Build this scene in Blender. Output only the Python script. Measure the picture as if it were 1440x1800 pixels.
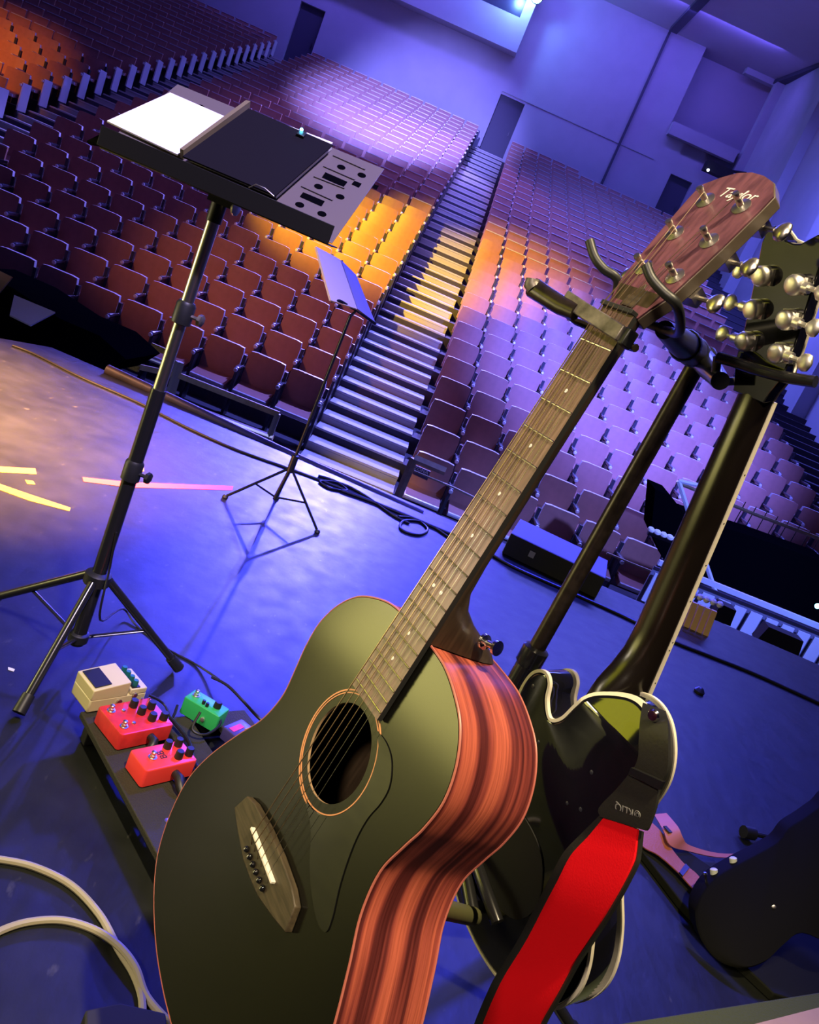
import bpy, bmesh, math, random
from mathutils import Vector, Matrix
random.seed(7)
for o in list(bpy.data.objects): bpy.data.objects.remove(o)
SC = bpy.context.scene
COL = SC.collection
PI = math.pi
rad = math.radians
# ------------------------------------------------------------------ camera
FPX = 1480.0
ROLL, PITCH, CAMH = rad(23.39), rad(15.91), 1.10
cr, sr, cp, sp = math.cos(ROLL), math.sin(ROLL), math.cos(PITCH), math.sin(PITCH)
right0, fwd, up0 = Vector((1, 0, 0)), Vector((0, cp, -sp)), Vector((0, sp, cp))
AX = right0*cr + up0*sr                 # image right
AY = right0*sr - up0*cr                 # image down
CAM = Vector((0, 0, CAMH))
camd = bpy.data.cameras.new('camera'); camo = bpy.data.objects.new('camera', camd); COL.objects.link(camo)
camd.sensor_fit = 'HORIZONTAL'; camd.sensor_width = 36.0; camd.lens = FPX/1440*36.0
camd.clip_start = 0.02; camd.clip_end = 200
camo.matrix_world = Matrix.Translation(CAM) @ Matrix((AX, -AY, -fwd)).transposed().to_4x4()
SC.camera = camo
SC.view_settings.view_transform = 'Standard'; SC.view_settings.look = 'None'
SC.view_settings.gamma = 1; SC.view_settings.use_curve_mapping = False
SC.view_settings.exposure = 0.0
# ------------------------------------------------------------------ world
W = bpy.data.worlds.new('world'); SC.world = W; W.use_nodes = True
bgn = W.node_tree.nodes['Background']
bgn.inputs[0].default_value = (0.16, 0.14, 1.0, 1); bgn.inputs[1].default_value = 0.03

def ray(u, v): return AX*((u-720)/FPX) + AY*((v-900)/FPX) + fwd
def onz(u, v, z=0.0):
    d = ray(u, v); return CAM + d*((z-CAMH)/d.z)
def atY(u, v, Y):
    d = ray(u, v); return CAM + d*(Y/d.y)
def atD(u, v, D): return CAM + ray(u, v)*D          # D = depth along the view axis
def proj(p):
    q = Vector(p)-CAM; z = q.dot(fwd)
    if z < .05: return (-9999, -9999, z)
    return (720+FPX*q.dot(AX)/z, 900+FPX*q.dot(AY)/z, z)
# hall frame: rows of seats run along EX, aisles climb along EY
PSI = rad(4.18)
EX = Vector((math.cos(PSI), math.sin(PSI), 0)); EY = Vector((-math.sin(PSI), math.cos(PSI), 0))
HO = Vector((-.276, 10.385, 0))
def H(x, y, z): return HO + EX*x + EY*y + Vector((0, 0, z))
HM = Matrix.Translation(HO) @ Matrix.Rotation(PSI, 4, 'Z')

# ------------------------------------------------------------------ lights
def spot(name, loc, target, energy, color, deg, blend=.3, size=.1):
    l = bpy.data.lights.new(name, 'SPOT'); l.energy = energy; l.color = color
    l.spot_size = rad(deg); l.spot_blend = blend; l.shadow_soft_size = size
    o = bpy.data.objects.new(name, l); COL.objects.link(o); o.location = loc
    o.rotation_euler = (Vector(target)-Vector(loc)).to_track_quat('-Z', 'Y').to_euler(); return o
def area(name, loc, target, energy, color, sx, sy):
    l = bpy.data.lights.new(name, 'AREA'); l.energy = energy; l.color = color; l.shape = 'RECTANGLE'
    l.size = sx; l.size_y = sy
    o = bpy.data.objects.new(name, l); COL.objects.link(o); o.location = loc
    o.rotation_euler = (Vector(target)-Vector(loc)).to_track_quat('-Z', 'Y').to_euler(); return o
LAMP = H(-1.09, 22.9, 10.58)
LAV = (.22, .19, 1.0); AMB = (1.0, .60, .02); WARM = (1.0, .80, .48)
spot('back_spotlight', LAMP+(Vector((0, 3, 0))-LAMP).normalized()*.45, (-.35, 6.0, 0), 56000, (.026, .032, 1.0), 8.6, 1.0, .16)
spot('back_rim', H(-5.5, 19, 11.0), (-.9, 6.0, 0), 9000, (.05, .06, 1.0), 22, .8, .3)
l = bpy.data.lights.new('spotlight_spill', 'POINT'); l.energy = 300; l.color = (.16, .34, 1.0); l.shadow_soft_size = .15
o = bpy.data.objects.new('spotlight_spill', l); COL.objects.link(o); o.location = LAMP+Vector((-.45, -.75, -.15))
spot('rear_seat_light', H(-2, 21.9, 11.1), H(-2, 10.5, .8), 60000, (.26, .22, 1.0), 46, .35, .2)
spot('front_row_light', H(.5, 4.5, 10.5), H(.0, .8, -1.5), 16000, (.16, .18, 1.0), 40, .9, .2)
spot('lavender_beam_right', (3.5, 1.0, 7.5), H(3.1, 3.9, .2), 54000, (.125, .15, 1.0), 27, 1.0, .12)
spot('lavender_beam_far', (-5.0, 1.0, 7.5), H(-3.4, 19.0, 4.9), 85000, (.24, .22, 1.0), 16, .8, .1)
spot('amber_beam', (-8.2, 3.0, 7.4), H(-1.1, 6.6, 1.2), 33000, AMB, 20, .8, .05)
spot('brown_fill', (-7.0, 1.0, 5.5), H(-2.4, 2.4, 0.0), 2200, (1.0, .36, .12), 24, 1.0, .2)
spot('amber_beam_left', (-9.0, 2.0, 6.0), H(-11.3, 6.2, 1.2), 11000, (1.0, .30, .03), 20, .9, .1)
spot('key_front', (.50, -.20, 4.6), (-.25, 1.35, .9), 1100, WARM, 44, .8, .10)
spot('key_left', (-1.3, -1.3, 2.7), (.32, 1.0, .60), 300, (1.0, .80, .62), 34, .6, .20)
spot('orange_floor', (-2.6, 1.0, 4.0), (-1.80, 2.65, 0), 44000, (1.0, .44, .14), 30, 1.0, .1)
area('yellow_side_lamp', (-2.95, 1.12, .30), (.1, 1.0, .55), 17, (.86, .76, .22), 1.15, .46)
area('fretboard_glare_fill', (-2.95, 1.39, .71), (.2, .85, .8), 9, (1.0, .84, .66), .30, .24)  # unseen light added to put a glare on the fretboard
area('heel_reflection_fill', (-2.95, .95, 1.55), (.25, 1.0, .75), 11, (.90, .84, .04), 1.0, .9)  # unseen light added for the yellow reflection on the electric guitar back
area('blue_house_wash', H(-4, 9, 11.2), H(-3, 9, 0), 420, (.14, .10, 1.0), 20, 10)
area('wall_wash', H(-2, 20.3, 11.3), H(-2, 23.4, 8.2), 500, (.16, .115, 1.0), 18, .5)
area('side_wall_wash', H(6.4, 9.0, 9.8), H(8.2, 8.5, 3.0), 3400, (.13, .15, 1.0), 1.5, 9)
spot('left_sheet_fill', (-3.8, 1.0, 4.0), (-2.9, 4.6, 1.0), 500, (.35, .40, 1.0), 16, .8, .1)  # unseen spot added to brighten the sheet at far left
spot('barrier_fill', (3.6, 2.2, 4.2), (2.6, 7.0, -.1), 3500, (.16, .22, 1.0), 34, .9, .1)  # unseen spot added to brighten the barrier panels
spot('amber_rail_light', (-5.5, 2.0, 5.0), (-1.9, 7.6, .2), 2600, (1.0, .66, .10), 9, .9, .1)
spot('stage_blue_wash', (1.4, 6.0, 6.5), (.4, 3.2, 0), 4200, (.05, .06, 1.0), 37, 1.0, .5)
spot('front_blue_wash', (.55, -.45, 5.2), (-.75, 3.0, 0), 2000, (.06, .06, 1.0), 30, .9, .06)

# ------------------------------------------------------------------ materials
MATS = {}
def mat(name, col, rough=.5, metal=0.0, bump=0.0, bscale=40.0, var=0.0, vscale=6.0, col2=None, coat=0.0, spec=.5, emit=None, estr=0.0, sheen=0.0):
    if name in MATS: return MATS[name]
    m = bpy.data.materials.new(name); m.use_nodes = True; nt = m.node_tree; b = nt.nodes['Principled BSDF']
    b.inputs['Base Color'].default_value = (*col, 1); b.inputs['Roughness'].default_value = rough
    b.inputs['Metallic'].default_value = metal; b.inputs['Specular IOR Level'].default_value = spec
    if coat: b.inputs['Coat Weight'].default_value = coat; b.inputs['Coat Roughness'].default_value = .05
    if sheen: b.inputs['Sheen Weight'].default_value = sheen
    if emit: b.inputs['Emission Color'].default_value = (*emit, 1); b.inputs['Emission Strength'].default_value = estr
    tc = nt.nodes.new('ShaderNodeTexCoord')
    if var or col2:
        n = nt.nodes.new('ShaderNodeTexNoise'); n.inputs['Scale'].default_value = vscale; n.inputs['Detail'].default_value = 6
        nt.links.new(tc.outputs['Object'], n.inputs['Vector'])
        r = nt.nodes.new('ShaderNodeValToRGB')
        c2 = col2 if col2 else tuple(max(0, c*(1-var)) for c in col)
        r.color_ramp.elements[0].position = .35; r.color_ramp.elements[1].position = .65
        r.color_ramp.elements[0].color = (*c2, 1); r.color_ramp.elements[1].color = (*col, 1)
        nt.links.new(n.outputs['Fac'], r.inputs['Fac']); nt.links.new(r.outputs['Color'], b.inputs['Base Color'])
    if bump:
        n2 = nt.nodes.new('ShaderNodeTexNoise'); n2.inputs['Scale'].default_value = bscale; n2.inputs['Detail'].default_value = 4
        nt.links.new(tc.outputs['Object'], n2.inputs['Vector'])
        bp = nt.nodes.new('ShaderNodeBump'); bp.inputs['Strength'].default_value = bump; bp.inputs['Distance'].default_value = .01
        nt.links.new(n2.outputs['Fac'], bp.inputs['Height']); nt.links.new(bp.outputs['Normal'], b.inputs['Normal'])
    MATS[name] = m; return m

def stage_mat():
    m = bpy.data.materials.new('stage_floor_paint'); m.use_nodes = True; nt = m.node_tree; b = nt.nodes['Principled BSDF']
    L = nt.links.new; N = nt.nodes.new
    tc = N('ShaderNodeTexCoord')
    n = N('ShaderNodeTexNoise'); n.inputs['Scale'].default_value = 3.0; n.inputs['Detail'].default_value = 10; n.inputs['Roughness'].default_value = .7
    L(tc.outputs['Object'], n.inputs['Vector'])
    r = N('ShaderNodeValToRGB'); r.color_ramp.elements[0].position = .3; r.color_ramp.elements[1].position = .72
    r.color_ramp.elements[0].color = (.0045, .0055, .0045, 1); r.color_ramp.elements[1].color = (.015, .017, .014, 1)
    L(n.outputs['Fac'], r.inputs['Fac'])
    # pale scuffs
    n3 = N('ShaderNodeTexNoise'); n3.inputs['Scale'].default_value = 38; n3.inputs['Detail'].default_value = 5
    mp = N('ShaderNodeMapping'); mp.inputs['Scale'].default_value = (1, .45, 1); mp.inputs['Rotation'].default_value = (0, 0, .5)
    L(tc.outputs['Object'], mp.inputs['Vector']); L(mp.outputs['Vector'], n3.inputs['Vector'])
    r3 = N('ShaderNodeValToRGB'); r3.color_ramp.elements[0].position = .66; r3.color_ramp.elements[1].position = .74
    L(n3.outputs['Fac'], r3.inputs['Fac'])
    mx = N('ShaderNodeMixRGB'); mx.inputs[2].default_value = (.07, .07, .06, 1)
    mul = N('ShaderNodeMath'); mul.operation = 'MULTIPLY'; mul.inputs[1].default_value = .55
    L(r3.outputs['Color'], mul.inputs[0]); L(mul.outputs[0], mx.inputs[0]); L(r.outputs['Color'], mx.inputs[1]); L(mx.outputs['Color'], b.inputs['Base Color'])
    n2 = N('ShaderNodeTexNoise'); n2.inputs['Scale'].default_value = 14; n2.inputs['Detail'].default_value = 8
    L(tc.outputs['Object'], n2.inputs['Vector'])
    rr = N('ShaderNodeMapRange'); rr.inputs['To Min'].default_value = .30; rr.inputs['To Max'].default_value = .56
    L(n2.outputs['Fac'], rr.inputs['Value']); L(rr.outputs['Result'], b.inputs['Roughness'])
    bp = N('ShaderNodeBump'); bp.inputs['Strength'].default_value = .35; bp.inputs['Distance'].default_value = .004
    n4 = N('ShaderNodeTexNoise'); n4.inputs['Scale'].default_value = 22; n4.inputs['Detail'].default_value = 7
    L(mp.outputs['Vector'], n4.inputs['Vector'])
    L(n4.outputs['Fac'], bp.inputs['Height']); L(bp.outputs['Normal'], b.inputs['Normal'])
    return m

def side_wood():
    # striped rosewood-like sides: bands follow the rim at constant depth, with fine grain along it
    m = bpy.data.materials.new('striped_side_wood'); m.use_nodes = True; nt = m.node_tree; b = nt.nodes['Principled BSDF']
    L = nt.links.new; N = nt.nodes.new
    tc = N('ShaderNodeTexCoord'); sep = N('ShaderNodeSeparateXYZ'); L(tc.outputs['Object'], sep.inputs[0])
    def noise(scx, scz, detail):
        c = N('ShaderNodeCombineXYZ')
        for i, (o, s) in enumerate(((sep.outputs[0], scx), (sep.outputs[1], scx), (sep.outputs[2], scz))):
            mm = N('ShaderNodeMath'); mm.operation = 'MULTIPLY'; mm.inputs[1].default_value = s; L(o, mm.inputs[0]); L(mm.outputs[0], c.inputs[i])
        n = N('ShaderNodeTexNoise'); n.inputs['Scale'].default_value = 1; n.inputs['Detail'].default_value = detail; n.inputs['Roughness'].default_value = .6
        L(c.outputs[0], n.inputs['Vector']); return n
    n1 = noise(1.6, 52, 2); n2 = noise(9, 420, 4)
    r1 = N('ShaderNodeValToRGB'); e = r1.color_ramp.elements
    e[0].position = .40; e[0].color = (.11, .022, .020, 1); e[1].position = .56; e[1].color = (.56, .13, .075, 1)
    x = e.new(.47); x.color = (.30, .06, .045, 1)
    L(n1.outputs['Fac'], r1.inputs['Fac'])
    r2 = N('ShaderNodeValToRGB'); e = r2.color_ramp.elements
    e[0].position = .33; e[0].color = (.45, .40, .40, 1); e[1].position = .62; e[1].color = (1, 1, 1, 1)
    L(n2.outputs['Fac'], r2.inputs['Fac'])
    mx = N('ShaderNodeMixRGB'); mx.blend_type = 'MULTIPLY'; mx.inputs[0].default_value = .8
    L(r1.outputs['Color'], mx.inputs[1]); L(r2.outputs['Color'], mx.inputs[2]); L(mx.outputs['Color'], b.inputs['Base Color'])
    b.inputs['Roughness'].default_value = .34; b.inputs['Specular IOR Level'].default_value = .45
    return m

def grain(name, c1, c2, sx=60, sy=3, sz=60, rough=.45):
    m = bpy.data.materials.new(name); m.use_nodes = True; nt = m.node_tree; b = nt.nodes['Principled BSDF']
    L = nt.links.new; N = nt.nodes.new
    tc = N('ShaderNodeTexCoord'); mp = N('ShaderNodeMapping'); mp.inputs['Scale'].default_value = (sx, sy, sz)
    L(tc.outputs['Object'], mp.inputs['Vector'])
    n = N('ShaderNodeTexNoise'); n.inputs['Scale'].default_value = 3; n.inputs['Detail'].default_value = 6
    L(mp.outputs['Vector'], n.inputs['Vector'])
    r = N('ShaderNodeValToRGB'); r.color_ramp.elements[0].position = .35; r.color_ramp.elements[1].position = .65
    r.color_ramp.elements[0].color = (*c1, 1); r.color_ramp.elements[1].color = (*c2, 1)
    L(n.outputs['Fac'], r.inputs['Fac']); L(r.outputs['Color'], b.inputs['Base Color']); b.inputs['Roughness'].default_value = rough
    return m

M = dict(
 stage=stage_mat(), side=side_wood(),
 wall=mat('grey_plaster', (.42, .42, .46), .75, bump=.05, var=.08, vscale=1.2),
 wall_dark=mat('booth_glass', (.02, .02, .04), .3),
 door=mat('dark_door', (.05, .05, .08), .6),
 ceil=mat('ceiling_plaster', (.46, .44, .50), .8, var=.06, vscale=.8),
 tier=mat('tier_carpet', (.05, .045, .06), .9, bump=.1, bscale=120),
 step=mat('aisle_carpet_runner', (.48, .46, .44), .8, bump=.1, bscale=60),
 riser=mat('aisle_riser', (.40, .38, .36), .8),
 seat=mat('seat_back_laminate', (.45, .20, .16), .42, var=.12, vscale=9),
 seat_dark=mat('seat_frame_metal', (.045, .045, .06), .35, metal=.3),
 seat_edge=mat('lit_seat_edge_and_knob', (.62, .58, .62), .30),  # pale tone paints rear light on seat edges; armrest knobs share it
 arm=mat('armrest_pad', (.16, .15, .19), .25, coat=.5),
 black_top=mat('black_satin_top', (.004, .004, .003), .18, spec=.5),
 black_gloss=mat('black_gloss_lacquer', (.006, .006, .007), .06, coat=.6),
 black_tube=mat('black_powder_coat', (.014, .014, .015), .22, spec=.6),
 black_tube2=mat('worn_black_steel', (.035, .026, .022), .30, metal=.4, var=.5, vscale=80),
 black_matte=mat('black_matte', (.012, .012, .012), .7),
 rubber=mat('black_rubber', (.012, .013, .013), .45),
 chrome=mat('chrome', (.80, .80, .78), .14, metal=1),
 gold=mat('gold_metal', (.92, .88, .78), .42, metal=1),
 nickel=mat('brushed_nickel', (.62, .58, .52), .32, metal=1),
 cream=mat('cream_binding', (.80, .74, .58), .35),
 redline=mat('red_edge_binding', (.42, .12, .09), .4),
 rose=mat('rosette_ring', (.70, .30, .13), .4),
 bone=mat('bone', (.86, .80, .66), .4),
 pearl=mat('pearl_dot', (.80, .80, .76), .2),
 fretboard=grain('ebony_fretboard', (.12, .070, .062), (.24, .142, .125), 90, 6, 90, .34),
 headwood=grain('reddish_head_veneer', (.095, .038, .050), (.17, .066, .085), 60, 4, 60, .33),
 darkwood=grain('dark_brown_neck', (.030, .020, .012), (.060, .040, .024), 60, 4, 60, .38),
 bridgewood=grain('bridge_ebony', (.035, .026, .014), (.075, .055, .030), 8, 80, 60, .5),
 string=mat('bronze_string', (.62, .44, .30), .35, metal=1),
 capo=mat('worn_capo_metal', (.25, .22, .20), .45, metal=.5, var=.7, vscale=60),
 red_fab=mat('red_nylon_webbing', (.80, .004, .010), .9, bump=.12, bscale=500, spec=.12),
 leather=mat('black_leather', (.018, .018, .014), .42, bump=.06, bscale=260),
 emboss=mat('embossed_grey', (.30, .30, .27), .5),
 wpaper=mat('white_paper', (.86, .85, .80), .8),
 page=mat('page_edges', (.70, .70, .62), .8),
 greypl=mat('grey_painted_steel', (.125, .105, .090), .42),
 pcream=mat('cream_enamel', (.66, .58, .30), .40),
 pred=mat('red_enamel', (.72, .035, .035), .35, var=.25, vscale=40),
 pred2=mat('bright_red_enamel', (.85, .05, .045), .35),
 pgreen=mat('green_enamel', (.03, .42, .10), .35),
 teal=mat('teal_knob', (.01, .13, .11), .35),
 cable=mat('beige_cable', (.36, .32, .22), .5),
 blkcable=mat('black_cable', (.010, .010, .012), .4),
 tape_y=mat('yellow_tape', (.50, .34, .03), .6, var=.5, vscale=60),
 tape_r=mat('red_tape', (.60, .05, .03), .6),
 wood=mat('raw_timber_rail', (.42, .32, .20), .6, var=.3, vscale=14),
 pinkl=mat('pink_strap_leather', (.42, .14, .12), .6),
 orangel=mat('tan_strap_leather', (.30, .085, .028), .6, bump=.2, bscale=200),
 greenfelt=mat('green_carpet_edge', (.06, .075, .006), .9, bump=.3, bscale=200),
 tan=mat('tan_board', (.34, .22, .12), .7),
 panel=mat('pale_barrier_panel', (.62, .64, .72), .5),
 lens=mat('lamp_lens', (.3, .9, 1), .2, emit=(.35, .85, 1.0), estr=60),
 led=mat('cyan_led', (.1, .6, 1), .2, emit=(.10, .65, 1.0), estr=30),
 wled=mat('white_led', (1, 1, 1), .2, emit=(.7, .8, 1.0), estr=6),
 polesteel=mat('smooth_dark_steel', (.62,.60,.52), .32, metal=1.0),
 necksatin=mat('satin_black_neck', (.007,.005,.004), .22, spec=.45),
 liptx=mat('black_lip_paint', (.007,.007,.006), .5, spec=.25),
 dark_body=mat('dark_guitar_lacquer', (.004,.004,.003), .6, spec=.04),
 litpage=mat('warm_lit_page', (.85,.70,.42), .8),  # warm key light mixed into the page colour
 clothblk=mat('folder_cloth', (.006,.005,.007), .8, spec=.12),
 tanspine=mat('tan_folder_spine', (.16,.13,.06), .6),
 greypage=mat('grey_score_page', (.30,.28,.33), .8),
 board=mat('black_hook_tape', (.022,.020,.012), .75, bump=.3, bscale=300),
 purpl=mat('dark_purple_enamel', (.05,.04,.16), .3),
 tape_o=mat('orange_tape', (.50,.19,.03), .6),
 pipe=mat('rusty_pipe', (.05,.035,.02), .5, var=.6, vscale=14),
 boxtop=mat('lit_box_shell', (.30,.30,.36), .8),  # black box shell painted paler to show a lit top
 greypost=mat('grey_post', (.30,.28,.24), .6),
 plaq=mat('dark_plaque', (.10,.07,.10), .4),
 barback=mat('barrier_backing', (.16,.16,.24), .7),
 panel2=mat('grey_plinth', (.26,.26,.30), .7),
 cratew=mat('crate_wood', (.80,.50,.20), .6),
 flatcase=mat('black_nylon_case', (.010,.011,.006), .8, spec=.15),
 greyknob=mat('grey_knob', (.52,.54,.46), .4),
 tanboard=mat('plywood_top', (.52,.34,.19), .6, var=.15, vscale=10),
 litwood=mat('lit_head_wood', (.11,.085,.06), .4, var=.2, vscale=60),  # neck wood lightened to paint light onto the headstock side
 foam=mat('olive_foam', (.10,.10,.035), .7),
 clothdark=mat('dark_drape', (.002, .002, .003), 1.0, spec=0),
)

# ------------------------------------------------------------------ mesh builder
class MB:
    def __init__(s): s.v = []; s.f = []; s.m = []; s.sm = []
    def add(s, vs, fs, mi=0, smooth=False):
        b = len(s.v); s.v += [tuple(v) for v in vs]
        for f in fs: s.f.append(tuple(i+b for i in f)); s.m.append(mi); s.sm.append(smooth)
        return s
    def box(s, c, sz, rot=None, mi=0):
        c = Vector(c); x, y, z = sz[0]/2, sz[1]/2, sz[2]/2
        vs = [Vector((i, j, k)) for k in (-z, z) for j in (-y, y) for i in (-x, x)]
        if rot is not None: vs = [rot @ v for v in vs]
        s.add([c+v for v in vs], [(0, 2, 3, 1), (4, 5, 7, 6), (0, 1, 5, 4), (2, 6, 7, 3), (0, 4, 6, 2), (1, 3, 7, 5)], mi); return s
    def rbox(s, c, sz, r=.1, rot=None, mi=0, n=4):
        # box with rounded vertical edges and small chamfered top: rounded-rect prism
        c = Vector(c); hx, hy, hz = sz[0]/2, sz[1]/2, sz[2]/2; r = min(r, hx*.98, hy*.98)
        ring = []
        for (sx, sy, a0) in ((1, 1, 0), (-1, 1, 90), (-1, -1, 180), (1, -1, 270)):
            for k in range(n+1):
                a = rad(a0+90*k/n); ring.append((sx*(hx-r)+r*math.cos(a), sy*(hy-r)+r*math.sin(a)))
        ch = min(hz*.4, r*.5); rows = [(-hz, 1-ch/max(hx, hy)), (-hz+ch*.5, 1), (hz-ch, 1), (hz-ch*.3, 1-ch*.3/max(hx, hy)), (hz, 1-ch/max(hx, hy))]
        vs = []
        for z, k in rows:
            for x, y in ring:
                v = Vector((x*k, y*k, z)); vs.append(c+(rot @ v if rot is not None else v))
        m = len(ring); fs = [tuple(reversed(range(m))), tuple(range((len(rows)-1)*m, len(rows)*m))]
        s.add(vs, fs, mi); b = len(s.v)-len(vs)
        for j in range(len(rows)-1):
            for i in range(m):
                k2 = (i+1) % m; s.f.append((b+j*m+i, b+j*m+k2, b+(j+1)*m+k2, b+(j+1)*m+i)); s.m.append(mi); s.sm.append(True)
        return s
    def tube(s, pts, r, n=10, mi=0, cap=True, flat=1.0):
        pts = [Vector(p) for p in pts]; rs = r if isinstance(r, (list, tuple)) else [r]*len(pts)
        b = len(s.v); prev = None
        for i, p in enumerate(pts):
            t = (pts[min(i+1, len(pts)-1)]-pts[max(i-1, 0)]).normalized()
            if prev is None:
                a = Vector((0, 0, 1)) if abs(t.z) < .9 else Vector((1, 0, 0)); u = t.cross(a).normalized()
            else:
                u = (prev-t*prev.dot(t)).normalized()
            prev = u; w = t.cross(u)
            for k in range(n):
                an = 2*PI*k/n; s.v.append(tuple(p+u*(rs[i]*math.cos(an))+w*(rs[i]*flat*math.sin(an))))
        for i in range(len(pts)-1):
            for k in range(n):
                k2 = (k+1) % n; s.f.append((b+i*n+k, b+i*n+k2, b+(i+1)*n+k2, b+(i+1)*n+k)); s.m.append(mi); s.sm.append(True)
        if cap:
            s.f.append(tuple(b+k for k in reversed(range(n)))); s.m.append(mi); s.sm.append(False)
            e = b+(len(pts)-1)*n; s.f.append(tuple(e+k for k in range(n))); s.m.append(mi); s.sm.append(False)
        return s
    def lathe(s, c, axis, prof, n=16, mi=0):
        # prof: (radius, distance along axis)
        axis = Vector(axis).normalized(); a = Vector((0, 0, 1)) if abs(axis.z) < .9 else Vector((1, 0, 0))
        u = axis.cross(a).normalized(); w = axis.cross(u); c = Vector(c); b = len(s.v)
        for r, h in prof:
            for k in range(n):
                an = 2*PI*k/n; s.v.append(tuple(c+axis*h+u*(r*math.cos(an))+w*(r*math.sin(an))))
        for i in range(len(prof)-1):
            for k in range(n):
                k2 = (k+1) % n; s.f.append((b+i*n+k, b+i*n+k2, b+(i+1)*n+k2, b+(i+1)*n+k)); s.m.append(mi); s.sm.append(True)
        s.f.append(tuple(b+k for k in reversed(range(n)))); s.m.append(mi); s.sm.append(False)
        e = b+(len(prof)-1)*n; s.f.append(tuple(e+k for k in range(n))); s.m.append(mi); s.sm.append(False)
        return s
    def ribbon(s, L, R, th, nrm=None, mi=0, smooth=True):
        # thick ribbon between two rails
        L = [Vector(p) for p in L]; R = [Vector(p) for p in R]; n = len(L); b = len(s.v)
        for i in range(n):
            t = (L[min(i+1, n-1)]+R[min(i+1, n-1)]-L[max(i-1, 0)]-R[max(i-1, 0)]).normalized()
            nn = t.cross(R[i]-L[i]).normalized()*(th/2)
            s.v += [tuple(L[i]+nn), tuple(R[i]+nn), tuple(R[i]-nn), tuple(L[i]-nn)]
        for i in range(n-1):
            a = b+4*i
            for k in range(4):
                k2 = (k+1) % 4; s.f.append((a+k, a+k2, a+4+k2, a+4+k)); s.m.append(mi); s.sm.append(smooth and k in (0, 2))
        s.f.append((b+3, b+2, b+1, b)); s.m.append(mi); s.sm.append(False)
        e = b+4*(n-1); s.f.append((e, e+1, e+2, e+3)); s.m.append(mi); s.sm.append(False); return s
    def prism(s, poly, z0, z1, mi=0, fn=None, smooth=False):
        # polygon (x,y) extruded z0..z1 ; fn maps a local point to the final one
        fn = fn or (lambda p: Vector(p)); n = len(poly)
        vs = [fn((x, y, z0)) for x, y in poly]+[fn((x, y, z1)) for x, y in poly]
        s.add(vs, [tuple(reversed(range(n))), tuple(range(n, 2*n))], mi); b = len(s.v)-2*n
        for i in range(n):
            k = (i+1) % n; s.f.append((b+i, b+k, b+n+k, b+n+i)); s.m.append(mi); s.sm.append(smooth)
        return s
    def mesh(s, name, mats):
        me = bpy.data.meshes.new(name); me.from_pydata(s.v, [], s.f); me.update()
        for m in (mats if isinstance(mats, (list, tuple)) else [mats]): me.materials.append(m)
        me.polygons.foreach_set('material_index', s.m); me.polygons.foreach_set('use_smooth', s.sm)
        bm = bmesh.new(); bm.from_mesh(me); bmesh.ops.recalc_face_normals(bm, faces=bm.faces); bm.to_mesh(me); bm.free()
        me.set_sharp_from_angle(angle=rad(42)); me.update(); return me
    def build(s, name, mats, parent=None, bevel=0):
        o = bpy.data.objects.new(name, s.mesh(name, mats)); COL.objects.link(o)
        if parent is not None: o.parent = parent
        if bevel:
            md = o.modifiers.new('bevel', 'BEVEL'); md.width = bevel; md.segments = 2; md.limit_method = 'ANGLE'
        return o
def tag(o, label=None, cat=None, group=None, kind=None):
    if label: o['label'] = label
    if cat: o['category'] = cat
    if group: o['group'] = group
    if kind: o['kind'] = kind
    return o
def empty(name, loc=(0, 0, 0), label=None, cat=None, group=None, mw=None):
    o = bpy.data.objects.new(name, None); COL.objects.link(o); o.empty_display_size = .1
    if mw is not None: o.matrix_world = mw
    else: o.location = loc
    return tag(o, label, cat, group)
def struct(o): o['kind'] = 'structure'; return o
def text_mesh(name, body, size, extr, m, parent, mw, shear=0, mirror=False):
    cu = bpy.data.curves.new(name, 'FONT'); cu.body = body; cu.size = size; cu.extrude = extr; cu.align_x = 'CENTER'; cu.align_y = 'CENTER'; cu.shear = shear
    t = bpy.data.objects.new(name+'_curve', cu); COL.objects.link(t)
    bpy.context.view_layer.update()
    me = bpy.data.meshes.new_from_object(t.evaluated_get(bpy.context.evaluated_depsgraph_get()))
    bpy.data.objects.remove(t); bpy.data.curves.remove(cu)
    me.materials.clear(); me.materials.append(m); me.transform(mw)
    o = bpy.data.objects.new(name, me); COL.objects.link(o); o.parent = parent; return o
def spline(P, n=8, closed=False):
    P = [Vector(p) for p in P]; out = []; N_ = len(P)
    rng = range(N_ if closed else N_-1)
    for i in rng:
        g = (lambda k: P[k % N_]) if closed else (lambda k: P[max(0, min(N_-1, k))])
        p0, p1, p2, p3 = g(i-1), g(i), g(i+1), g(i+2)
        for k in range(n):
            t = k/n
            out.append(.5*((2*p1)+(p2-p0)*t+(2*p0-5*p1+4*p2-p3)*t*t+(3*p1-p0-3*p2+p3)*t**3))
    if not closed: out.append(P[-1])
    return out

# ================================================================== STRUCTURE
NR = 31; RP = .7546; RH = .2244; Z1 = -.725; SW = .54
def tz(r): return Z1+(r-1)*RH-.85            # tier floor under row r
# stage floor slab
b = MB(); pts = [(-7, -3.5), (5, -3.5), (5, 4.32), (1.62, 4.28), (1.34, 4.02), (-1.95, 4.02), (-2.15, 3.72), (-7, 3.70)]
b.prism(pts, -.12, 0.0, 0); struct(b.build('stage_floor', M['stage']))
b = MB(); b.prism([(-7, 3.4), (5, 3.4), (5, 4.26), (1.64, 4.22), (1.36, 3.96), (-1.92, 3.96), (-2.1, 3.68), (-7, 3.66)], -1.6, -.121, 0)
struct(b.build('stage_front', M['black_matte']))
b = MB(); b.box((0, -3.6, 3), (14, .2, 9.5)); struct(b.build('wall_backstage', M['black_matte']))
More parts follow.
